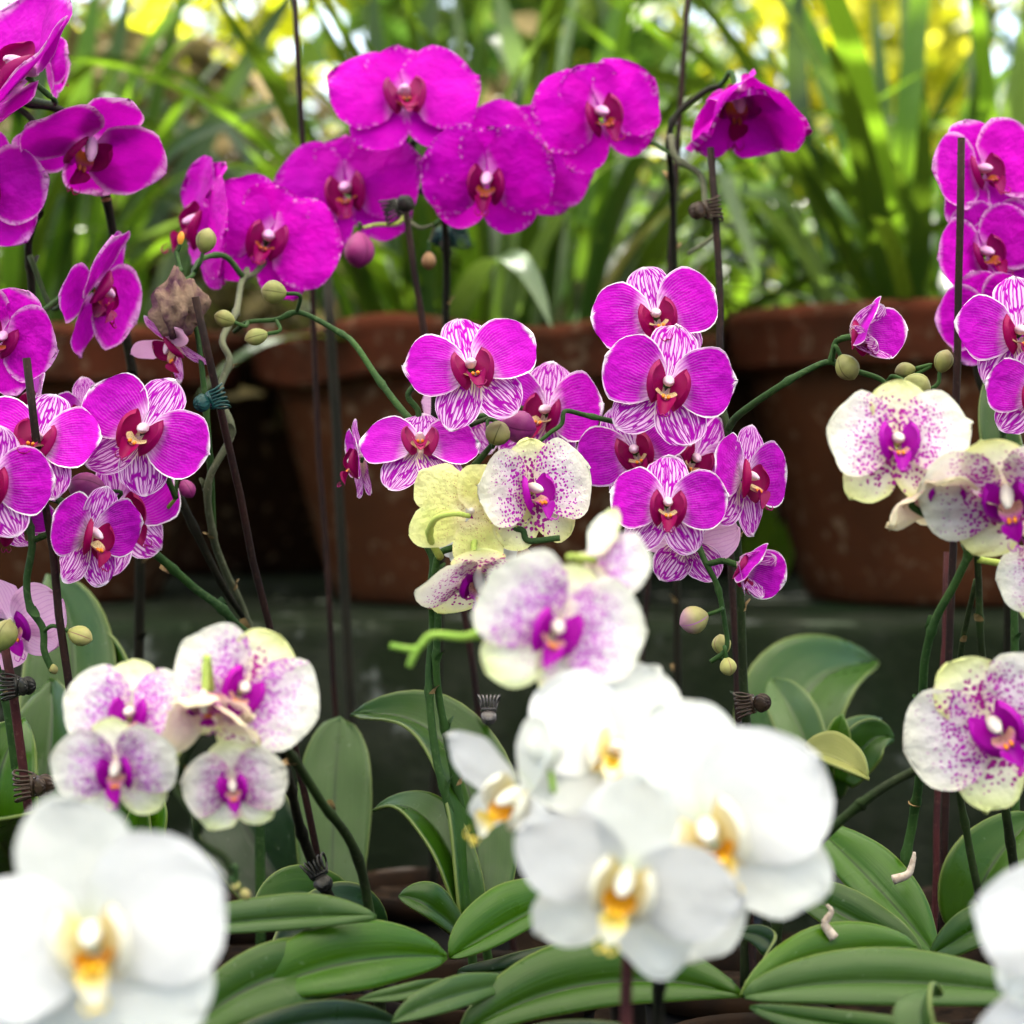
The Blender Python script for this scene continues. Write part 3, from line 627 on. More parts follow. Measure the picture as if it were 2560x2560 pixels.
def orchid_leaf(plant, off, base, mid, tip, W, mat, Nref=(0, -.72, .7), fold=.55, roll=0, prf=(.36, 2.3, .85), seed=0, curl=.0, up=None, low=None, dU=(0, .35, .94), dL=(0, -.72, -.62)):
    b, m_, t_ = [q if isinstance(q, Vector) else P(*q) for q in (base, mid, tip)]; ctl = m_ * 2 - (b + t_) * .5; Nr = Vector(Nref).normalized()
    gm = max(prof(i / 60, *prf) for i in range(61)); mb = MB(); rx = seed * 3.1; dcen = m_.y
    def fn(u, v):
        t = u; p = b * (1 - t) ** 2 + ctl * 2 * t * (1 - t) + t_ * t * t; T = (2 * (1 - t) * (ctl - b) + 2 * t * (t_ - ctl)).normalized()
        S = T.cross(Nr).normalized(); N = S.cross(T).normalized()
        if roll: q = Matrix.Rotation(R(roll), 3, T); S = q @ S; N = q @ N
        s = v * 2 - 1; tt = .03 + t * .97; wd = W * prof(tt, *prf) / gm
        if up:
            ww = prof(.004 + t * .996, .6, 2.1, .85) / .59; h_ = abs(s); dd = Vector(dU if s < 0 else dL).normalized(); dd = (dd - T * dd.dot(T)).normalized(); wpx = (up if s < 0 else low) * dcen / F
            wv = .05 * wpx * noise.noise(Vector((t * 4 + rx, s * 1.5, rx))); Nn = Vector((0, -1, .35))
            return p + dd * (wpx * ww * h_ + wv * h_) + Nn * (.16 * wpx * ww * math.sin(h_ * math.pi) + wv * h_) - off, (v, t), (t * 3 + rx, s)
        wv = .06 * W * noise.noise(Vector((t * 4 + rx, s * 1.5, rx)))
        z = fold * wd * (abs(s) ** 1.05) - curl * wd * s * s + wv * abs(s) * 2
        return p + S * s * wd * (1 - .12 * fold) + N * z - off, (v, t), (t * 3 + rx, s)
    mb.grid(fn, 20, 12); o = mb.build('leaf', MAT[mat], plant)
    sm = o.modifiers.new('thick', 'SOLIDIFY'); sm.thickness = .0016; sm.offset = -1; return o
POTTOP = .125
def pot(c, label, r=.058):
    root = empty('plastic_pot', (c.x, c.y, .012)); tag(root, label, 'pot', 'black plastic orchid pots')
    h = POTTOP - .012
    b = MB(); b.lathe([(0, 0), (r * .72, 0), (r * .74, .004), (r * .97, h * .9), (r * .95, h * .9), (r * .9, h * .75)], 40); b.build('body', MAT['pot_black'], root)
    b = MB(); b.lathe([(r * .965, h * .88), (r * 1.03, h * .885), (r * 1.04, h), (r * 1.0, h + .001), (r * .95, h * .985), (r * .94, h * .88)], 40); b.build('rim', MAT['pot_rim'], root)
    b = MB(); rr = random.Random(c.x)
    b.lathe([(0, h * .93), (r * .5, h * .93), (r * .93, h * .9)], 24, fn=lambda i, an, q, z: (q, z + .005 * noise.noise(Vector((q * 90 * math.cos(an), q * 90 * math.sin(an), c.x)))))
    b.build('potting_bark', MAT['bark'], root)
def plant(name, label, base, potlabel, stems=(), flowers=(), buds=(), leaves=(), sm=None, group='orchids in bloom'):
    bx, bd = base; off = CAMP + Vector(((bx - 1280) / F * bd, bd, 0)); off.z = POTTOP - .012
    root = empty(name, off); tag(root, label, 'orchid', group)
    pot(off, potlabel)
    allp = []
    for i, (pts, r, mat) in enumerate(stems):
        pp = [off.copy() if q == 'base' else P(*q) for q in pts]; c = stem(root, off, pp, r, mat, seed=i + int(bx)); 
        allp += [q for q in c if q.z > off.z + .05]
    for f in flowers: flower(root, off, *f[:9], stems=allp, **(f[9] if len(f) > 9 else {}))
    for b in buds: bud(root, off, *b[:6], allp, **(b[6] if len(b) > 6 else {}))
    for i, l in enumerate(leaves): orchid_leaf(root, off, *l[:5], seed=i + bx, **(l[5] if len(l) > 5 else {}))
    return root
UP = dict(Nref=(0, -1, .15))

# ------------------------------------------------------------------ the orchids: (kind, px, py, depth, span px, yaw, pitch, roll, open, extras)
plant('orchid', 'orchid with round deep magenta blooms above the wavy rimmed planter', (1080, 1.42), 'black pot below the spotted orchid, standing at the ledge foot',
  stems=[(['base', (1100, 1500, 1.40), (1113, 900, 1.38), (1115, 600, 1.36), (1090, 500, 1.34), (1030, 460, 1.33), (1024, 370, 1.34), (1090, 320, 1.36), (1200, 330, 1.37), (1290, 380, 1.37)], .0032, 'stem_black'),
         ([(1025, 500, 1.33), (1000, 555, 1.32), (940, 562, 1.31), (900, 572, 1.31)], .0017, 'stem_yellow'), ([(1015, 545, 1.32), (1050, 570, 1.31), (1085, 565, 1.31), (1072, 610, 1.31)], .0014, 'stem_grey')],
  flowers=[('M', 1010, 248, 1.30, 385, 6, 26, 6, 0), ('M', 1218, 452, 1.28, 340, -6, -14, -6, 4), ('M', 1320, 400, 1.35, 350, 14, 2, -14, 0)],
  buds=[(898, 625, 1.30, 92, -90, 'bud_purple', dict(fat=.86)), (1072, 652, 1.30, 48, -90, 'bud_brown')])
plant('orchid', 'orchid with tilted magenta bloom and a drooping spent bloom on grey spike', (1700, 1.42), 'black pot at the ledge foot behind the striped orchid with bud branch',
  stems=[(['base', (1692, 1500, 1.40), (1688, 900, 1.36), (1682, 500, 1.33), (1672, 360, 1.31), (1690, 290, 1.31), (1760, 230, 1.31), (1800, 215, 1.31)], .003, 'stem_black'),
         ([(1676, 340, 1.30), (1690, 395, 1.29), (1752, 440, 1.28), (1765, 520, 1.27), (1790, 580, 1.27), (1720, 635, 1.27)], .0022, 'stem_grey'), ([(1560, 340, 1.31), (1620, 352, 1.31), (1690, 395, 1.30)], .0018, 'stem_green')],
  flowers=[('M', 1502, 288, 1.29, 345, 14, 0, 18, 0), ('M', 1842, 235, 1.28, 420, 12, -56, 2, 52, dict(wilt=.4, label='drooping spent magenta bloom'))])
plant('orchid', 'orchid with wide magenta bloom beside green buds and a shrivelled brown flower', (700, 1.34), 'black pot under the upright grey-green leaf',
  stems=[(['base', (640, 1750, 1.28), (619, 1560, 1.23), (560, 1420, 1.2), (532, 1335, 1.18), (521, 1206, 1.16), (579, 1080, 1.16), (547, 985, 1.16), (574, 903, 1.17), (556, 850, 1.18), (590, 780, 1.2), (606, 700, 1.23), (640, 680, 1.25), (700, 600, 1.29)], .0027, 'stem_grey'),
         ([(445, 1235, 1.17), (500, 1350, 1.18), (560, 1470, 1.2), (619, 1560, 1.23)], .0026, 'stem_black'),
         ([(532, 1335, 1.18), (525, 1150, 1.16), (508, 950, 1.15), (490, 820, 1.15), (455, 690, 1.15), (440, 630, 1.16)], .002, 'stem_green'),
         ([(606, 690, 1.23), (560, 640, 1.22), (500, 650, 1.2), (480, 690, 1.18), (455, 700, 1.16)], .0018, 'stem_green')],
  flowers=[('M', 668, 600, 1.26, 360, 8, 6, -20, 0), ('M', 868, 480, 1.33, 370, -6, 4, 8, 0), ('M', 510, 560, 1.27, 380, -64, 4, -26, 0), ('S', 428, 862, 1.15, 230, -34, -44, 20, 10, dict(petm=MAT['K_petal'], pw=.45))],
  buds=[(515, 602, 1.18, 66, 75, 'bud_olive'), (452, 596, 1.16, 36, 80, 'bud_orange', dict(fat=.5))])
plant('orchid', 'orchid with pale-edged magenta blooms on a long black stem', (330, 1.38), 'black pot below the pale pink bloom, against the ledge',
  stems=[(['base', (350, 1400, 1.33), (338, 1000, 1.29), (308, 800, 1.27), (285, 600, 1.25), (250, 440, 1.23), (195, 310, 1.22), (130, 268, 1.21), (70, 260, 1.2), (30, 230, 1.19)], .0038, 'stem_black'),
         ([(100, 1300, 1.28), (90, 950, 1.25), (78, 700, 1.23), (72, 600, 1.22), (112, 470, 1.21), (105, 350, 1.2), (60, 280, 1.2), (-20, 250, 1.2)], .003, 'stem_black'), ([(75, 640, 1.22), (130, 770, 1.21), (170, 730, 1.2), (185, 690, 1.2)], .0017, 'stem_dark')],
  flowers=[('L', 66, 190, 1.14, 500, -48, 34, -30, 16), ('L', 222, 362, 1.19, 370, 20, -56, -28, 6), ('L', -42, 480, 1.18, 330, 4, 0, 0, 4), ('L', 240, 725, 1.18, 360, 80, -16, -34, 6), ('L', 5, 845, 1.11, 290, 6, -6, -28, 10), ('L', 120, 165, 1.2, 200, 100, 0, 0, 20)])
plant('orchid', 'orchid with clustered striped blooms on a stem leaning out from the ledge', (650, 1.24), 'black pot under the arching dark leaf beside upright leaf',
  stems=[(['base', (640, 1700, 1.22), (579, 1549, 1.18), (480, 1465, 1.17), (387, 1384, 1.15), (300, 1325, 1.14), (190, 1272, 1.13), (120, 1242, 1.13), (60, 1250, 1.12), (67, 1286, 1.1), (80, 1362, 1.09), (67, 1450, 1.09), (75, 1517, 1.09), (107, 1571, 1.09), (111, 1629, 1.09), (133, 1680, 1.09)], .003, 'stem_green'),
         ([(120, 1242, 1.13), (90, 1160, 1.14), (110, 1060, 1.15), (230, 1010, 1.15)], .0017, 'stem_green'), ([(387, 1384, 1.15), (400, 1300, 1.15), (440, 1245, 1.14)], .0016, 'stem_lime')],
  flowers=[('S', 356, 1078, 1.09, 330, 2, 4, -30, 0), ('S', 93, 1105, 1.08, 325, 4, 30, -12, 4), ('S', -25, 1205, 1.06, 310, 6, 0, -8, 4), ('S', 95, 1030, 1.14, 300, -72, 10, -44, 6), ('S', 215, 1040, 1.16, 210, -32, 0, 10, 4),
           ('S', 300, 1285, 1.13, 320, 42, 0, 18, 6), ('S', 228, 1335, 1.08, 290, 52, -12, -6, 10), ('S', 15, 1290, 1.1, 240, 20, -45, 0, 8)],
  buds=[(218, 1220, 1.11, 100, 170, 'bud_purple'), (468, 1222, 1.14, 52, -60, 'bud_purple'), (200, 1589, 1.08, 66, -20, 'bud_yellow'), (133, 1672, 1.09, 30, -60, 'bud_yellow')])
plant('orchid', 'orchid with pale pink translucent bloom beside brown stakes', (40, 1.16), 'black pot beneath the pale pink bloom',
  stems=[(['base', (48, 2060, 1.13), (44, 1960, 1.12), (18, 1770, 1.11), (-15, 1640, 1.11), (-20, 1560, 1.11)], .0034, 'stem_green')],
  flowers=[('K', 30, 1560, 1.12, 270, 10, -20, 20, 4)], buds=[(12, 1588, 1.07, 84, 70, 'bud_olive')],
  leaves=[((40, 2250, 1.16), (-10, 2020, 1.12), (60, 1800, 1.14), .03, 'leaf_bright', dict(Nref=(0, -1, .25))), ((40, 2250, 1.2), (120, 1950, 1.2), (130, 1700, 1.24), .028, 'leaf', dict(Nref=(-.2, -1, .2))),
          ((60, 2250, 1.14), (20, 2130, 1.06), (-60, 2060, 1.0), .03, 'leaf_pale'), ((50, 2250, 1.2), (180, 1720, 1.26), (120, 1440, 1.3), .03, 'leaf_pale', dict(Nref=(.1, -1, .1))),
          ((60, 2250, 1.2), (290, 1820, 1.25), (195, 1545, 1.28), .024, 'leaf', dict(Nref=(-.5, -1, .3)))])
plant('orchid', 'orchid with small striped blooms and a long budded side branch over the wavy planter', (1190, 1.14), 'black pot below the narrow arching leaf',
  stems=[(['base', (1161, 2190, 1.12), (1113, 1985, 1.11), (1088, 1880, 1.11), (1072, 1710, 1.11), (1081, 1560, 1.11), (1077, 1473, 1.1), (1081, 1397, 1.1), (1050, 1330, 1.1), (1059, 1277, 1.1), (1041, 1170, 1.11), (1040, 1090, 1.11), (1046, 1030, 1.11), (1020, 988, 1.11), (1052, 950, 1.11)], .0026, 'stem_green'),
         ([(1060, 1085, 1.11), (1000, 1020, 1.12), (940, 940, 1.13), (890, 865, 1.14), (855, 835, 1.15), (752, 782, 1.16), (690, 799, 1.16), (620, 806, 1.16), (585, 830, 1.17)], .002, 'stem_green'),
         ([(1075, 1150, 1.13), (1085, 1050, 1.13), (1085, 980, 1.13)], .0026, 'stem_black'),
         ([(1045, 1080, 1.12), (1110, 1062, 1.13), (1170, 1062, 1.13), (1237, 1040, 1.14), (1300, 1020, 1.15)], .0018, 'stem_dark'), ([(1185, 1165, 1.12), (1215, 1130, 1.12), (1235, 1105, 1.11)], .002, 'stem_green')],
  flowers=[('S', 1178, 922, 1.09, 330, 4, 22, 12, 0), ('S', 1050, 1110, 1.09, 290, 2, 42, 2, -10), ('S', 900, 1150, 1.12, 230, -74, -6, 0, 8), ('S', 1365, 1032, 1.15, 300, -18, 8, -12, 6), ('S', 1175, 1030, 1.18, 240, 165, 10, 0, 6, dict(petm=MAT['K_petal']))],
  buds=[(685, 730, 1.15, 66, 172, 'bud_olive', dict(fat=.9)), (562, 797, 1.15, 56, 160, 'bud_olive'), (641, 842, 1.15, 62, 195, 'bud_olive', dict(fat=.7)), (1244, 1084, 1.10, 68, 70, 'bud_olive', dict(fat=.95, tilt=60)), (1296, 1066, 1.12, 92, -10, 'bud_purple', dict(fat=.9))],
  leaves=[((1180, 2330, 1.1), (1135, 1900, 1.15), (880, 1790, 1.2), .025, 'leaf', dict(Nref=(.45, -.8, .5))), ((1180, 2340, 1.1), (1080, 2070, 1.12), (935, 2030, 1.16), .014, 'leaf', dict(Nref=(.3, -.7, .6))),
          ((1182, 2372, 1.08), (1088, 2278, 1.06), (995, 2240, 1.06), .02, 'leaf', dict(up=72, low=38)),
          ((1118, 2392, 1.02), (866, 2408, .98), (628, 2492, .96), .028, 'leaf_bright', dict(up=124, low=92)), ((1124, 2397, 1.03), (1262, 2318, 1.05), (1460, 2215, 1.08), .027, 'leaf_bright', dict(up=108, low=42)),
          ((1150, 2430, 1.06), (1300, 2420, 1.05), (1480, 2350, 1.08), .02, 'leaf_dark', dict(up=40, low=40)),
          ((1290, 2455, 1.0), (1130, 2492, .96), (978, 2556, .94), .03, 'leaf_pale', dict(up=56, low=38)), ((1110, 2450, 1.0), (1020, 2480, .98), (890, 2500, .97), .022, 'leaf_pale', dict(up=26, low=22))])
plant('orchid', 'orchid with cream purple-speckled blooms and a yellow-green bloom seen from behind', (1235, 1.16), 'black pot behind the white cluster, below the speckled bloom',
  stems=[(['base', (1180, 2150, 1.13), (1128, 1900, 1.12), (1092, 1700, 1.11), (1095, 1550, 1.1), (1092, 1400, 1.09), (1140, 1365, 1.08), (1215, 1318, 1.07), (1260, 1322, 1.07), (1305, 1325, 1.07), (1322, 1352, 1.07), (1400, 1345, 1.07)], .0026, 'stem_green'),
         ([(1100, 1392, 1.075), (1074, 1340, 1.055), (1088, 1298, 1.04), (1130, 1284, 1.038), (1172, 1290, 1.052)], .0021, 'stem_yellow')],
  flowers=[('Y', 1172, 1286, 1.06, 320, 192, 16, 24, 2, dict(noped=True)), ('W', 1195, 1350, 1.12, 230, -20, -30, 0, 0, dict(noped=True)), ('P', 1330, 1228, 1.07, 320, 32, 4, 8, 4, dict(wilt=.25)), ('P', 1195, 1440, 1.05, 350, 14, -56, 10, 14)],
  buds=[(1310, 1390, 1.09, 50, -90, 'bud_brown')])
plant('orchid', 'orchid with vivid striped blooms in a tall cluster and a long branch of buds', (1865, 1.17), 'black pot beside the small yellowing leaf',
  stems=[(['base', (1868, 1900, 1.15), (1858, 1700, 1.14), (1848, 1420, 1.13), (1830, 1230, 1.13), (1818, 1070, 1.13), (1780, 960, 1.14), (1700, 860, 1.14), (1650, 830, 1.14)], .003, 'stem_dark'),
         ([(1818, 1075, 1.13), (1850, 1035, 1.12), (1950, 965, 1.1), (2020, 925, 1.1), (2075, 905, 1.1), (2130, 925, 1.1), (2200, 948, 1.1), (2232, 985, 1.1), (2245, 1020, 1.1)], .0021, 'stem_green'),
         ([(1830, 1230, 1.13), (1780, 1270, 1.12), (1738, 1320, 1.1), (1758, 1393, 1.09), (1793, 1464, 1.09), (1811, 1553, 1.09), (1816, 1620, 1.09), (1776, 1655, 1.09)], .002, 'stem_green'),
         ([(1700, 1090, 1.14), (1600, 1070, 1.13), (1518, 1050, 1.1), (1460, 1037, 1.1), (1413, 1028, 1.09), (1404, 1060, 1.09), (1375, 1082, 1.09), (1348, 1105, 1.09)], .0018, 'stem_green')],
  flowers=[('S', 1640, 792, 1.10, 300, 2, 8, 14, 0), ('S', 1668, 962, 1.08, 340, 2, 4, -14, 0), ('S', 1588, 1130, 1.12, 290, -6, 6, 22, 4), ('S', 1668, 1262, 1.06, 285, 2, 6, -4, 0), ('S', 1862, 1195, 1.10, 300, 48, 0, -6, 6), ('S', 1735, 1150, 1.13, 280, 10, 0, -30, 0), ('S', 1718, 1352, 1.10, 260, 170, 20, 4, 4, dict(petm=MAT['K_petal'])),
           ('S', 2135, 840, 1.09, 250, 46, 10, -20, 58, dict(label='half-open striped bloom')), ('S', 1850, 1415, 1.08, 230, 48, -14, -30, 58, dict(label='half-open striped bloom'))],
  buds=[(2118, 918, 1.09, 72, -60, 'bud_olive', dict(fat=.85)), (2263, 926, 1.10, 54, 190, 'bud_olive'), (2292, 963, 1.09, 74, -20, 'bud_olive', dict(fat=.85)), (2359, 903, 1.1, 62, 70, 'bud_olive'), (1735, 1549, 1.08, 76, 200, 'bud_mauve', dict(fat=.95)), (1804, 1612, 1.1, 54, 100, 'bud_yellow', dict(fat=.9)), (1820, 1666, 1.08, 48, -80, 'bud_yellow', dict(fat=.9))],
  leaves=[((1980, 2050, 1.4), (2000, 1760, 1.42), (2190, 1660, 1.5), .038, 'leaf', dict(Nref=(-.2, -.9, .6))), ((2040, 1920, 1.3), (1990, 1800, 1.32), (1930, 1700, 1.36), .016, 'leaf_pale', dict(Nref=(-.3, -.8, .6))), ((2080, 1990, 1.25), (2110, 1870, 1.25), (2200, 1800, 1.28), .012, 'leaf_pale'), ((2085, 1990, 1.25), (2090, 1860, 1.24), (2105, 1790, 1.24), .009, 'leaf_bright', dict(Nref=(0, -1, .2))),
          ((2010, 1890, 1.2), (2085, 1900, 1.18), (2172, 1950, 1.16), .014, 'leaf_yellow', dict(Nref=(.1, -.8, .6))), ((2110, 1960, 1.24), (2170, 1860, 1.24), (2230, 1850, 1.24), .014, 'leaf', dict(Nref=(0, -.9, .5)))])
plant('orchid', 'orchid with front-facing purple-speckled white bloom below the bud branch', (2290, 1.12), 'black pot against the dark soil beside the maroon stake',
  stems=[(['base', (2261, 2212, 1.11), (2283, 2047, 1.1), (2300, 1930, 1.08), (2308, 1710, 1.05), (2316, 1629, 1.04), (2341, 1544, 1.03), (2394, 1446, 1.02), (2440, 1330, 1.01), (2420, 1230, 1.0), (2368, 1184, .99), (2316, 1201, .98), (2300, 1228, .98), (2279, 1262, .98), (2319, 1290, .98)], .0028, 'stem_green'),
         ([(2545, 2250, 1.1), (2535, 2170, 1.1), (2505, 1967, 1.07), (2470, 1750, 1.05), (2452, 1607, 1.03), (2446, 1446, 1.02), (2440, 1330, 1.01)], .0026, 'stem_dark'), ([(2450, 2250, 1.13), (2420, 2100, 1.12), (2390, 1900, 1.1), (2400, 1650, 1.07), (2440, 1450, 1.04)], .0022, 'stem_dark')],
  flowers=[('P', 2243, 1105, .97, 350, 0, 8, 0, 0), ('P', 2520, 1235, .96, 420, -14, -34, 14, 8), ('D', 2368, 1210, .97, 340, -10, -75, 0, 20, dict(wilt=.5, label='wilted pale pink bloom hanging down')), ('P', 2625, 1440, .98, 260, -40, 0, 20, 6)],
  leaves=[((2338, 2388, 1.08), (2190, 2215, 1.1), (2020, 2050, 1.14), .024, 'leaf_bright', dict(up=98, low=70, dU=(.62, .3, .72), dL=(-.6, -.5, -.55))), ((2292, 2368, 1.02), (2072, 2398, 1.0), (1854, 2488, .97), .026, 'leaf_bright', dict(up=98, low=86)),
          ((2330, 2392, 1.04), (2440, 2325, 1.03), (2600, 2235, 1.03), .024, 'leaf', dict(up=62, low=58)), ((2420, 2330, 1.15), (2480, 2170, 1.15), (2600, 2040, 1.16), .022, 'leaf', dict(Nref=(-.4, -.8, .5))),
          ((2310, 2395, 1.06), (2130, 2300, 1.08), (1950, 2200, 1.1), .028, 'leaf', dict(up=80, low=64))])
plant('orchid', 'orchid with one heavily speckled bloom on a stem curving low beside the white cluster', (1945, 1.02), 'black pot under the glossy folded leaf',
  stems=[(['base', (1940, 2368, 1.01), (1958, 2234, 1.0), (2012, 2145, .99), (2101, 2052, .98), (2200, 1975, .97), (2290, 1925, .97), (2400, 1880, .97), (2480, 1850, .96)], .003, 'stem_dark')],
  flowers=[('P', 2490, 1815, .94, 440, -8, -6, 36, 2)],
  leaves=[((1862, 2493, .96), (2200, 2458, .96), (2650, 2500, .95), .036, 'leaf_pale', dict(up=96, low=76)), ((1880, 2520, .95), (2150, 2570, .92), (2500, 2600, .9), .03, 'leaf', dict(up=40, low=50)), ((1870, 2485, .98), (1930, 2370, 1.0), (1830, 2330, 1.02), .024, 'leaf_dark', dict(up=40, low=40)),
          ((2340, 2640, .86), (2310, 2530, .87), (2350, 2490, .88), .012, 'leaf_pale', dict(Nref=(-.8, -.4, .4)))])
plant('orchid', 'orchid with soft white-and-lilac bloom just above the white cluster', (1645, .9), 'black pot under the broad leaf below the white cluster',
  stems=[(['base', (1640, 2400, .89), (1600, 2200, .89), (1500, 1950, .88), (1440, 1760, .86), (1420, 1640, .85)], .0024, 'stem_dark'), ([(1420, 1640, .85), (1330, 1580, .84), (1240, 1572, .83), (1165, 1592, .82), (1080, 1588, .82), (1040, 1622, .82), (975, 1615, .82)], .0022, 'stem_lime'),
         ([(1040, 1622, .82), (1022, 1668, .82)], .002, 'stem_lime'), ([(1420, 1640, .85), (1460, 1500, .86), (1480, 1420, .86)], .0018, 'stem_lime')],
  flowers=[('B', 1388, 1575, .82, 420, 8, 2, -22, 2), ('B', 1490, 1400, .84, 330, 118, -6, 20, 12, dict(pw=.8))],
  leaves=[((1145, 2590, .97), (1490, 2462, 1.0), (1860, 2492, .99), .036, 'leaf', dict(up=132, low=80)), ((1180, 2640, .92), (1450, 2590, .9), (1750, 2640, .88), .034, 'leaf_dark', dict(up=40, low=40))])
plant('orchid', 'orchid with crowded pure white blooms on a short dark stem', (1650, .82), 'black pot below the crowded white blooms',
  stems=[(['base', (1645, 2560, .81), (1652, 2410, .8), (1640, 2220, .8), (1605, 2020, .81), (1560, 1900, .82), (1460, 1860, .82), (1370, 1870, .82)], .0026, 'stem_black')],
  flowers=[('W', 1774, 2085, .77, 640, -6, 2, 22, 4), ('W', 1562, 2205, .74, 560, -10, -12, -16, 6, dict(pw=.8, noped=True)), ('W', 1530, 1890, .81, 480, 14, 30, -28, 12), ('W', 1295, 1992, .80, 470, -50, -8, -36, 8, dict(pw=.52))],
  buds=[(1365, 1868, .79, 120, 100, 'bud_white', dict(fat=.85, ped='stem_lime'))])
plant('orchid', 'orchid with one very large white bloom above another, beside pale leaf', (240, .78), 'black pot below the very large white bloom',
  stems=[(['base', (235, 2700, .74), (230, 2450, .72), (220, 2380, .72)], .0026, 'stem_dark')],
  flowers=[('W', 232, 2345, .69, 660, 4, 4, 10, 0), ('W', 150, 2720, .69, 560, -4, -6, -6, 0)],
  leaves=[((370, 2335, 1.0), (690, 2300, .98), (938, 2292, .98), .02, 'leaf_pale', dict(up=66, low=40)), ((970, 2440, 1.0), (700, 2440, .965), (430, 2610, .93), .028, 'leaf', dict(up=100, low=110)), ((1000, 2560, .98), (760, 2560, .92), (440, 2680, .88), .03, 'leaf_dark', dict(up=60, low=60)),
          ((700, 2420, 1.05), (850, 2290, 1.08), (960, 2340, 1.1), .016, 'leaf_dark')])
plant('orchid', 'orchid with a large white bloom cut off beside the broad low leaves', (2700, .8), 'black pot below the cut-off white bloom',
  stems=[(['base', (2690, 2700, .76), (2690, 2420, .74)], .0026, 'stem_dark')], flowers=[('W', 2715, 2330, .72, 520, -6, 2, -8, 0), ('W', 2690, 2620, .73, 480, -10, -10, 6, 0)])
plant('orchid', 'orchid with drooping cream blooms blushed lilac above the very large white bloom', (960, 1.06), 'black pot with worn rim among the low leaves',
  stems=[(['base', (905, 2180, 1.02), (800, 2000, .97), (715, 1870, .94), (650, 1800, .92), (560, 1780, .91), (480, 1860, .9), (440, 1960, .9), (488, 2040, .89), (494, 2100, .89), (560, 2142, .89), (588, 2200, .89), (606, 2228, .89)], .0027, 'stem_dark'),
         ([(830, 2260, 1.06), (760, 2100, 1.02), (725, 1960, .98), (705, 1860, .95)], .003, 'stem_black')],
  flowers=[('B', 294, 1920, .87, 320, -6, -16, 4, 4), ('B', 325, 1790, .90, 330, 0, 16, -4, 0), ('P', 605, 1725, .90, 370, 14, 6, -30, 2, dict(petm=MAT['B_petal'])), ('B', 582, 1965, .88, 260, 6, -8, 8, 6, dict(petm=MAT['P_petal'])), ('D', 512, 1740, .88, 320, 0, -70, 10, 24, dict(wilt=.5))],
  buds=[(612, 2235, .88, 34, -50, 'bud_yellow'), (590, 2215, .88, 30, -90, 'bud_yellow')],
  leaves=[((830, 2300, 1.24), (836, 2010, 1.27), (852, 1795, 1.3), .023, 'leaf_pale', dict(Nref=(0, -1, .1), fold=.12, prf=(.3, 2.4, .55))), ((760, 2300, 1.26), (620, 2080, 1.28), (570, 1960, 1.32), .032, 'leaf_dark', dict(Nref=(.2, -1, .2))), ((880, 2330, 1.15), (760, 2240, 1.13), (630, 2290, 1.1), .016, 'leaf'),
          ((330, 2250, 1.1), (330, 2050, 1.1), (300, 1960, 1.1), .012, 'leaf', dict(Nref=(0, -1, .1))), ((340, 2250, 1.1), (370, 2060, 1.1), (410, 1980, 1.1), .012, 'leaf_bright', dict(Nref=(0, -1, .1)))])
plant('orchid', 'orchid with round magenta blooms behind the tall brown stake', (2500, 1.36), 'black pot at the ledge foot below the speckled blooms',
  stems=[(['base', (2520, 1500, 1.32), (2480, 1072, 1.27), (2440, 912, 1.26), (2450, 780, 1.26), (2500, 600, 1.26), (2520, 470, 1.26)], .003, 'stem_black')],
  flowers=[('L', 2455, 432, 1.22, 310, 18, 8, 14, 2), ('L', 2462, 635, 1.22, 290, 16, 0, 24, 6), ('L', 2600, 600, 1.23, 300, -6, 0, 0, 4), ('L', 2470, 790, 1.2, 260, -20, -10, 20, 4)])
plant('orchid', 'orchid with striped blooms beside the tall brown stake', (2545, 1.18), 'black pot behind the speckled blooms, beside the tall stake',
  stems=[(['base', (2535, 1500, 1.15), (2508, 1100, 1.12), (2518, 1010, 1.12), (2545, 930, 1.12), (2580, 860, 1.12)], .0026, 'stem_green')],
  flowers=[('S', 2548, 835, 1.09, 320, 4, 8, 4, 2), ('S', 2590, 985, 1.08, 260, 0, 0, -4, 0)],
  leaves=[((2560, 1300, 1.17), (2500, 1100, 1.18), (2480, 920, 1.2), .012, 'leaf', dict(Nref=(-.2, -1, .1)))])

c = P(1925, 1520, 2.5); c.z = LZ + .002
root = empty('seedling', c); tag(root, 'small bright green seedling in the gap between two planters', 'plant')
for (dx, h_, W_) in ((-.006, .105, .016), (.02, .08, .014), (-.03, .06, .012)):
    orchid_leaf(root, c, c + Vector((dx * .2, 0, 0)), c + Vector((dx * .7, 0, h_ * .5)), c + Vector((dx, -.005, h_)), W_, 'strap_lime', Nref=(0, -1, .2), fold=.2)

# ------------------------------------------------------------------ shrivelled flower, stakes and clips
c = P(446, 768, 1.14); m = MB()
def shr(u, v):
    th = math.pi * u; ph = 2 * math.pi * v; d_ = Vector((math.sin(th) * math.cos(ph), math.sin(th) * math.sin(ph), math.cos(th)))
    r = .0125 * (1 + .4 * noise.noise(d_ * 2.2) + .22 * math.sin(ph * 8 + 2 * math.sin(th * 2)) * math.sin(th))
    return Vector((d_.x * r, d_.y * r, d_.z * r * 1.22 + (.004 if u < .1 else 0))), (v, u), (v, u)
m.grid(shr, 20, 40); m.v = [Vector(q) + c for q in m.v]
o = m.build('withered_flower', MAT['shrivel'], None, c); tag(o, 'shrivelled brown flower hanging beside the green buds', 'flower')
t_ = MB(); t_.tube([q - c for q in catmull([c + Vector((0, 0, .012)), c + Vector((.001, 0, .02)), P(455, 690, 1.15)], 5)], .0014, 6); t_.build('pedicel', MAT['stem_green'], o)
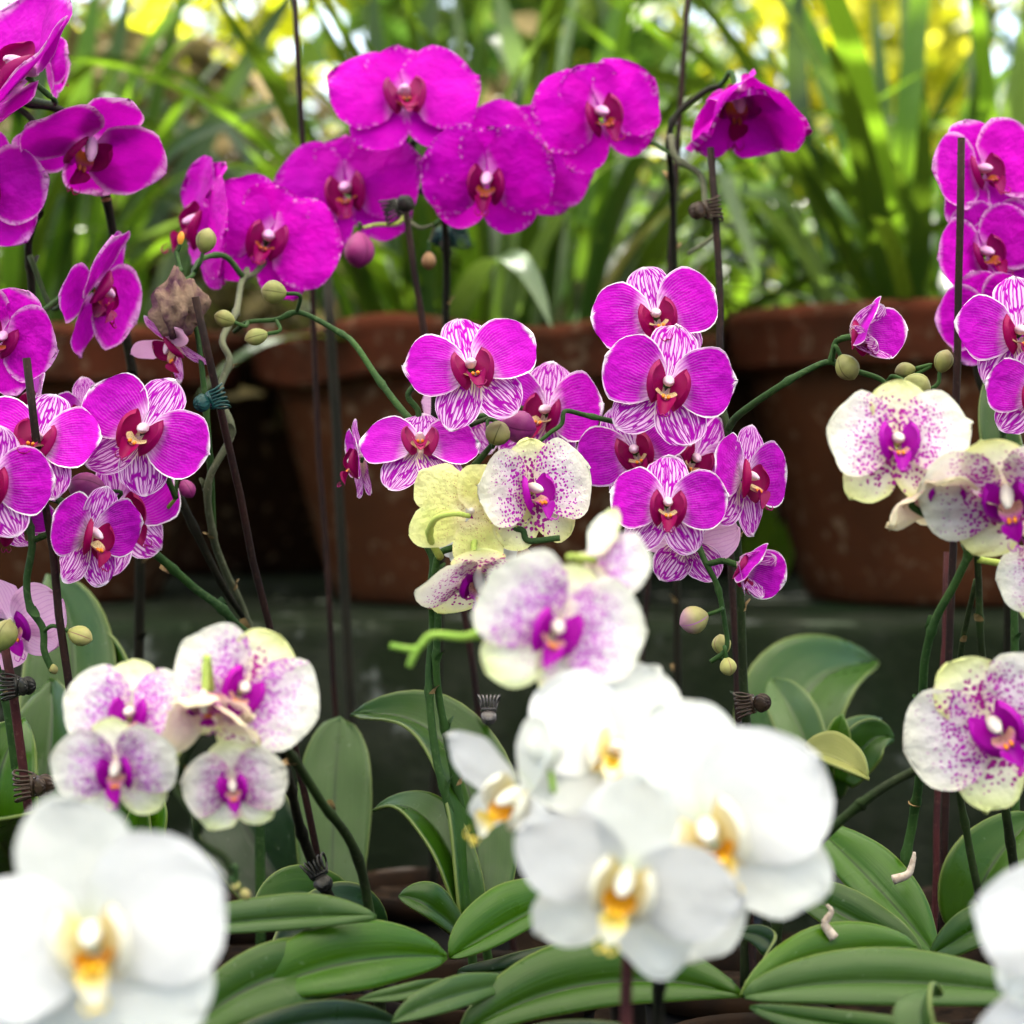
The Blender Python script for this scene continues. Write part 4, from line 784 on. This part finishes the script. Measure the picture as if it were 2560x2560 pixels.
def stake(a, b, r, mat, label):
    """a top point, b a lower point; runs on straight to the soil"""
    A, B = P(*a), P(*b); D = (B - A).normalized(); E = A + D * ((A.z - .004) / -D.z)
    root = MB(); rr = random.Random(int(a[0])); n = 14; pts = [E.lerp(A, i / n) + (Vector((rr.gauss(0, .0006), rr.gauss(0, .0006), 0)) if 0 < i < n else Vector()) for i in range(n + 1)]
    root.tube([q - E for q in pts], r, 9); root.v = [Vector(q) + E for q in root.v]
    return tag(root.build('support_stake', MAT[mat], None, E), label, 'stake', 'stakes holding up the orchids')
stake((733, -60, 1.36), (835, 1720, 1.38), .0019, 'stake', 'thin tall brown stake running up past the wavy planter to the strap leaves')
stake((1014, 520, 1.3), (1066, 880, 1.3), .0021, 'stake', 'brown stake under the black clip and purple bud')
stake((1776, 370, 1.24), (1802, 880, 1.22), .0021, 'stake', 'brown stake crossing the brown clip below the drooping bloom')
stake((2403, 345, 1.16), (2388, 1000, 1.16), .0021, 'stake', 'tall brown stake in front of the round magenta blooms')
stake((66, 895, 1.07), (172, 1700, 1.08), .0021, 'stake', 'brown stake through the clustered striped blooms')
stake((488, 742, 1.12), (665, 1540, 1.16), .0021, 'stake', 'brown stake beside the shrivelled flower and teal clip')
stake((8, 1600, 1.09), (82, 2070, 1.1), .0024, 'stake_red', 'maroon stake clipped to the green stem of the pale pink orchid')
stake((1582, 1930, .80), (1566, 2560, .79), .0023, 'stake_red', 'maroon stake below the crowded white blooms')
stake((1722, -40, 1.42), (1690, 420, 1.42), .002, 'stake', 'dark stake rising behind the tilted magenta bloom')
stake((1592, 1522, 1.3), (1600, 1750, 1.3), .0024, 'stem_grey', 'short grey-brown stake end above the crowded white blooms')
stake((2368, 1380, 1.2), (2332, 2319, 1.18), .0019, 'stake_red', 'thin maroon stake in front of the dark soil')
stake((818, 690, 1.5), (862, 1500, 1.5), .0035, 'stem_black', 'thick black cane in front of the wavy rimmed planter')
def clip(px, py, d, size, ang, mat, label):
    c = P(px, py, d); s = size * d / F / 2; a = R(ang); root = empty('plant_clip', c); tag(root, label, 'clip', 'claw clips tying stems to stakes')
    Q = RC @ Matrix.Rotation(a, 3, 'Z') @ Matrix.Rotation(R(25), 3, 'Y')
    for sg in (1, -1):
        j = MB()
        for i in range(6):
            y = (i - 2.5) * .2; pts = [Q @ Vector((-.1 + .0 * i, y, sg * .12)) * s, Q @ Vector((.3, y * 1.05, sg * .5)) * s, Q @ Vector((.75, y * 1.35, sg * .5)) * s, Q @ Vector((1.05, y * 1.6, -sg * .05)) * s]
            j.tube(catmull(pts, 4), [.075 * s] * 12 + [.04 * s], 6)
        j.tube([Q @ Vector((-.05, -.55, sg * .15)) * s, Q @ Vector((-.05, .55, sg * .15)) * s], .12 * s, 8); j.build('jaw', MAT[mat], root)
        h = MB()
        def hf(u, v):
            th = math.pi * u; ph = 2 * math.pi * v; rb = 1 + .12 * math.sin(ph * 9)
            q = Vector((-.62 - .42 * math.cos(th) * rb, .5 * math.sin(th) * math.cos(ph) * rb, sg * .26 + .17 * math.sin(th) * math.sin(ph) + sg * .12 * math.cos(th)))
            return Q @ q * s, (v, u), (v, u)
        h.grid(hf, 10, 36)
        h.build('handle', MAT[mat], root)
    sp = MB(); sp.tube([Q @ Vector((-.05 + .1 * math.cos(q * .9), -.45 + q * .02, .1 * math.sin(q * .9))) * s for q in range(46)], .03 * s, 5); sp.build('spring', MAT['steel'], root)
clip(993, 518, 1.29, 78, 200, 'clip_black', 'black claw clip among the deep magenta blooms')
clip(1766, 524, 1.23, 80, 10, 'clip_brown', 'brown toothed claw clip below the drooping spent bloom')
clip(528, 1000, 1.12, 80, 20, 'clip_teal', 'teal claw clip on grey stem beside the large striped bloom')
clip(1880, 1760, 1.12, 84, 190, 'clip_brown', 'brown claw clip low on the dark stem of the bud branch orchid')
clip(1222, 1772, 1.16, 70, 90, 'clip_clear', 'grey ribbed claw clip in the shade below the lilac bloom')
clip(42, 1716, 1.08, 86, 185, 'clip_black', 'black claw clip on the maroon stake, the upper of two')
clip(82, 1964, 1.08, 100, 185, 'clip_brown', 'dark brown claw clip on the maroon stake, the lower of two')
clip(797, 2185, 1.03, 84, 120, 'clip_black', 'black claw clip low beside the upright grey-green leaf')
clip(1128, 588, 1.4, 90, 10, 'clip_teal', 'dark clip on black stem below the deep magenta blooms')
clip(116, 1178, 1.1, 70, 100, 'clip_black', 'black claw clip behind the clustered striped blooms')
# dry aerial roots and stubs near the leaves
for pts, lab in (([(2085, 2345, 1.0), (2062, 2310, 1.0), (2078, 2280, 1.0), (2068, 2262, 1.0)], 'short dry white root stub behind the glossy folded leaf'), ([(2232, 2200, 1.08), (2270, 2185, 1.08), (2283, 2150, 1.08), (2286, 2130, 1.08)], 'thin curled dry root wrapped round a green stem')):
    c = P(*pts[0]); m = MB(); m.tube([q for q in catmull([P(*p_) for p_ in pts], 6)], [.0026 - .0001 * i for i in range(19)], 7)
    tag(m.build('dry_root', mat_simple('dry_root', (.5, .42, .36), (.32, .25, .2), 300, .9, .1), None, c), lab, 'root')
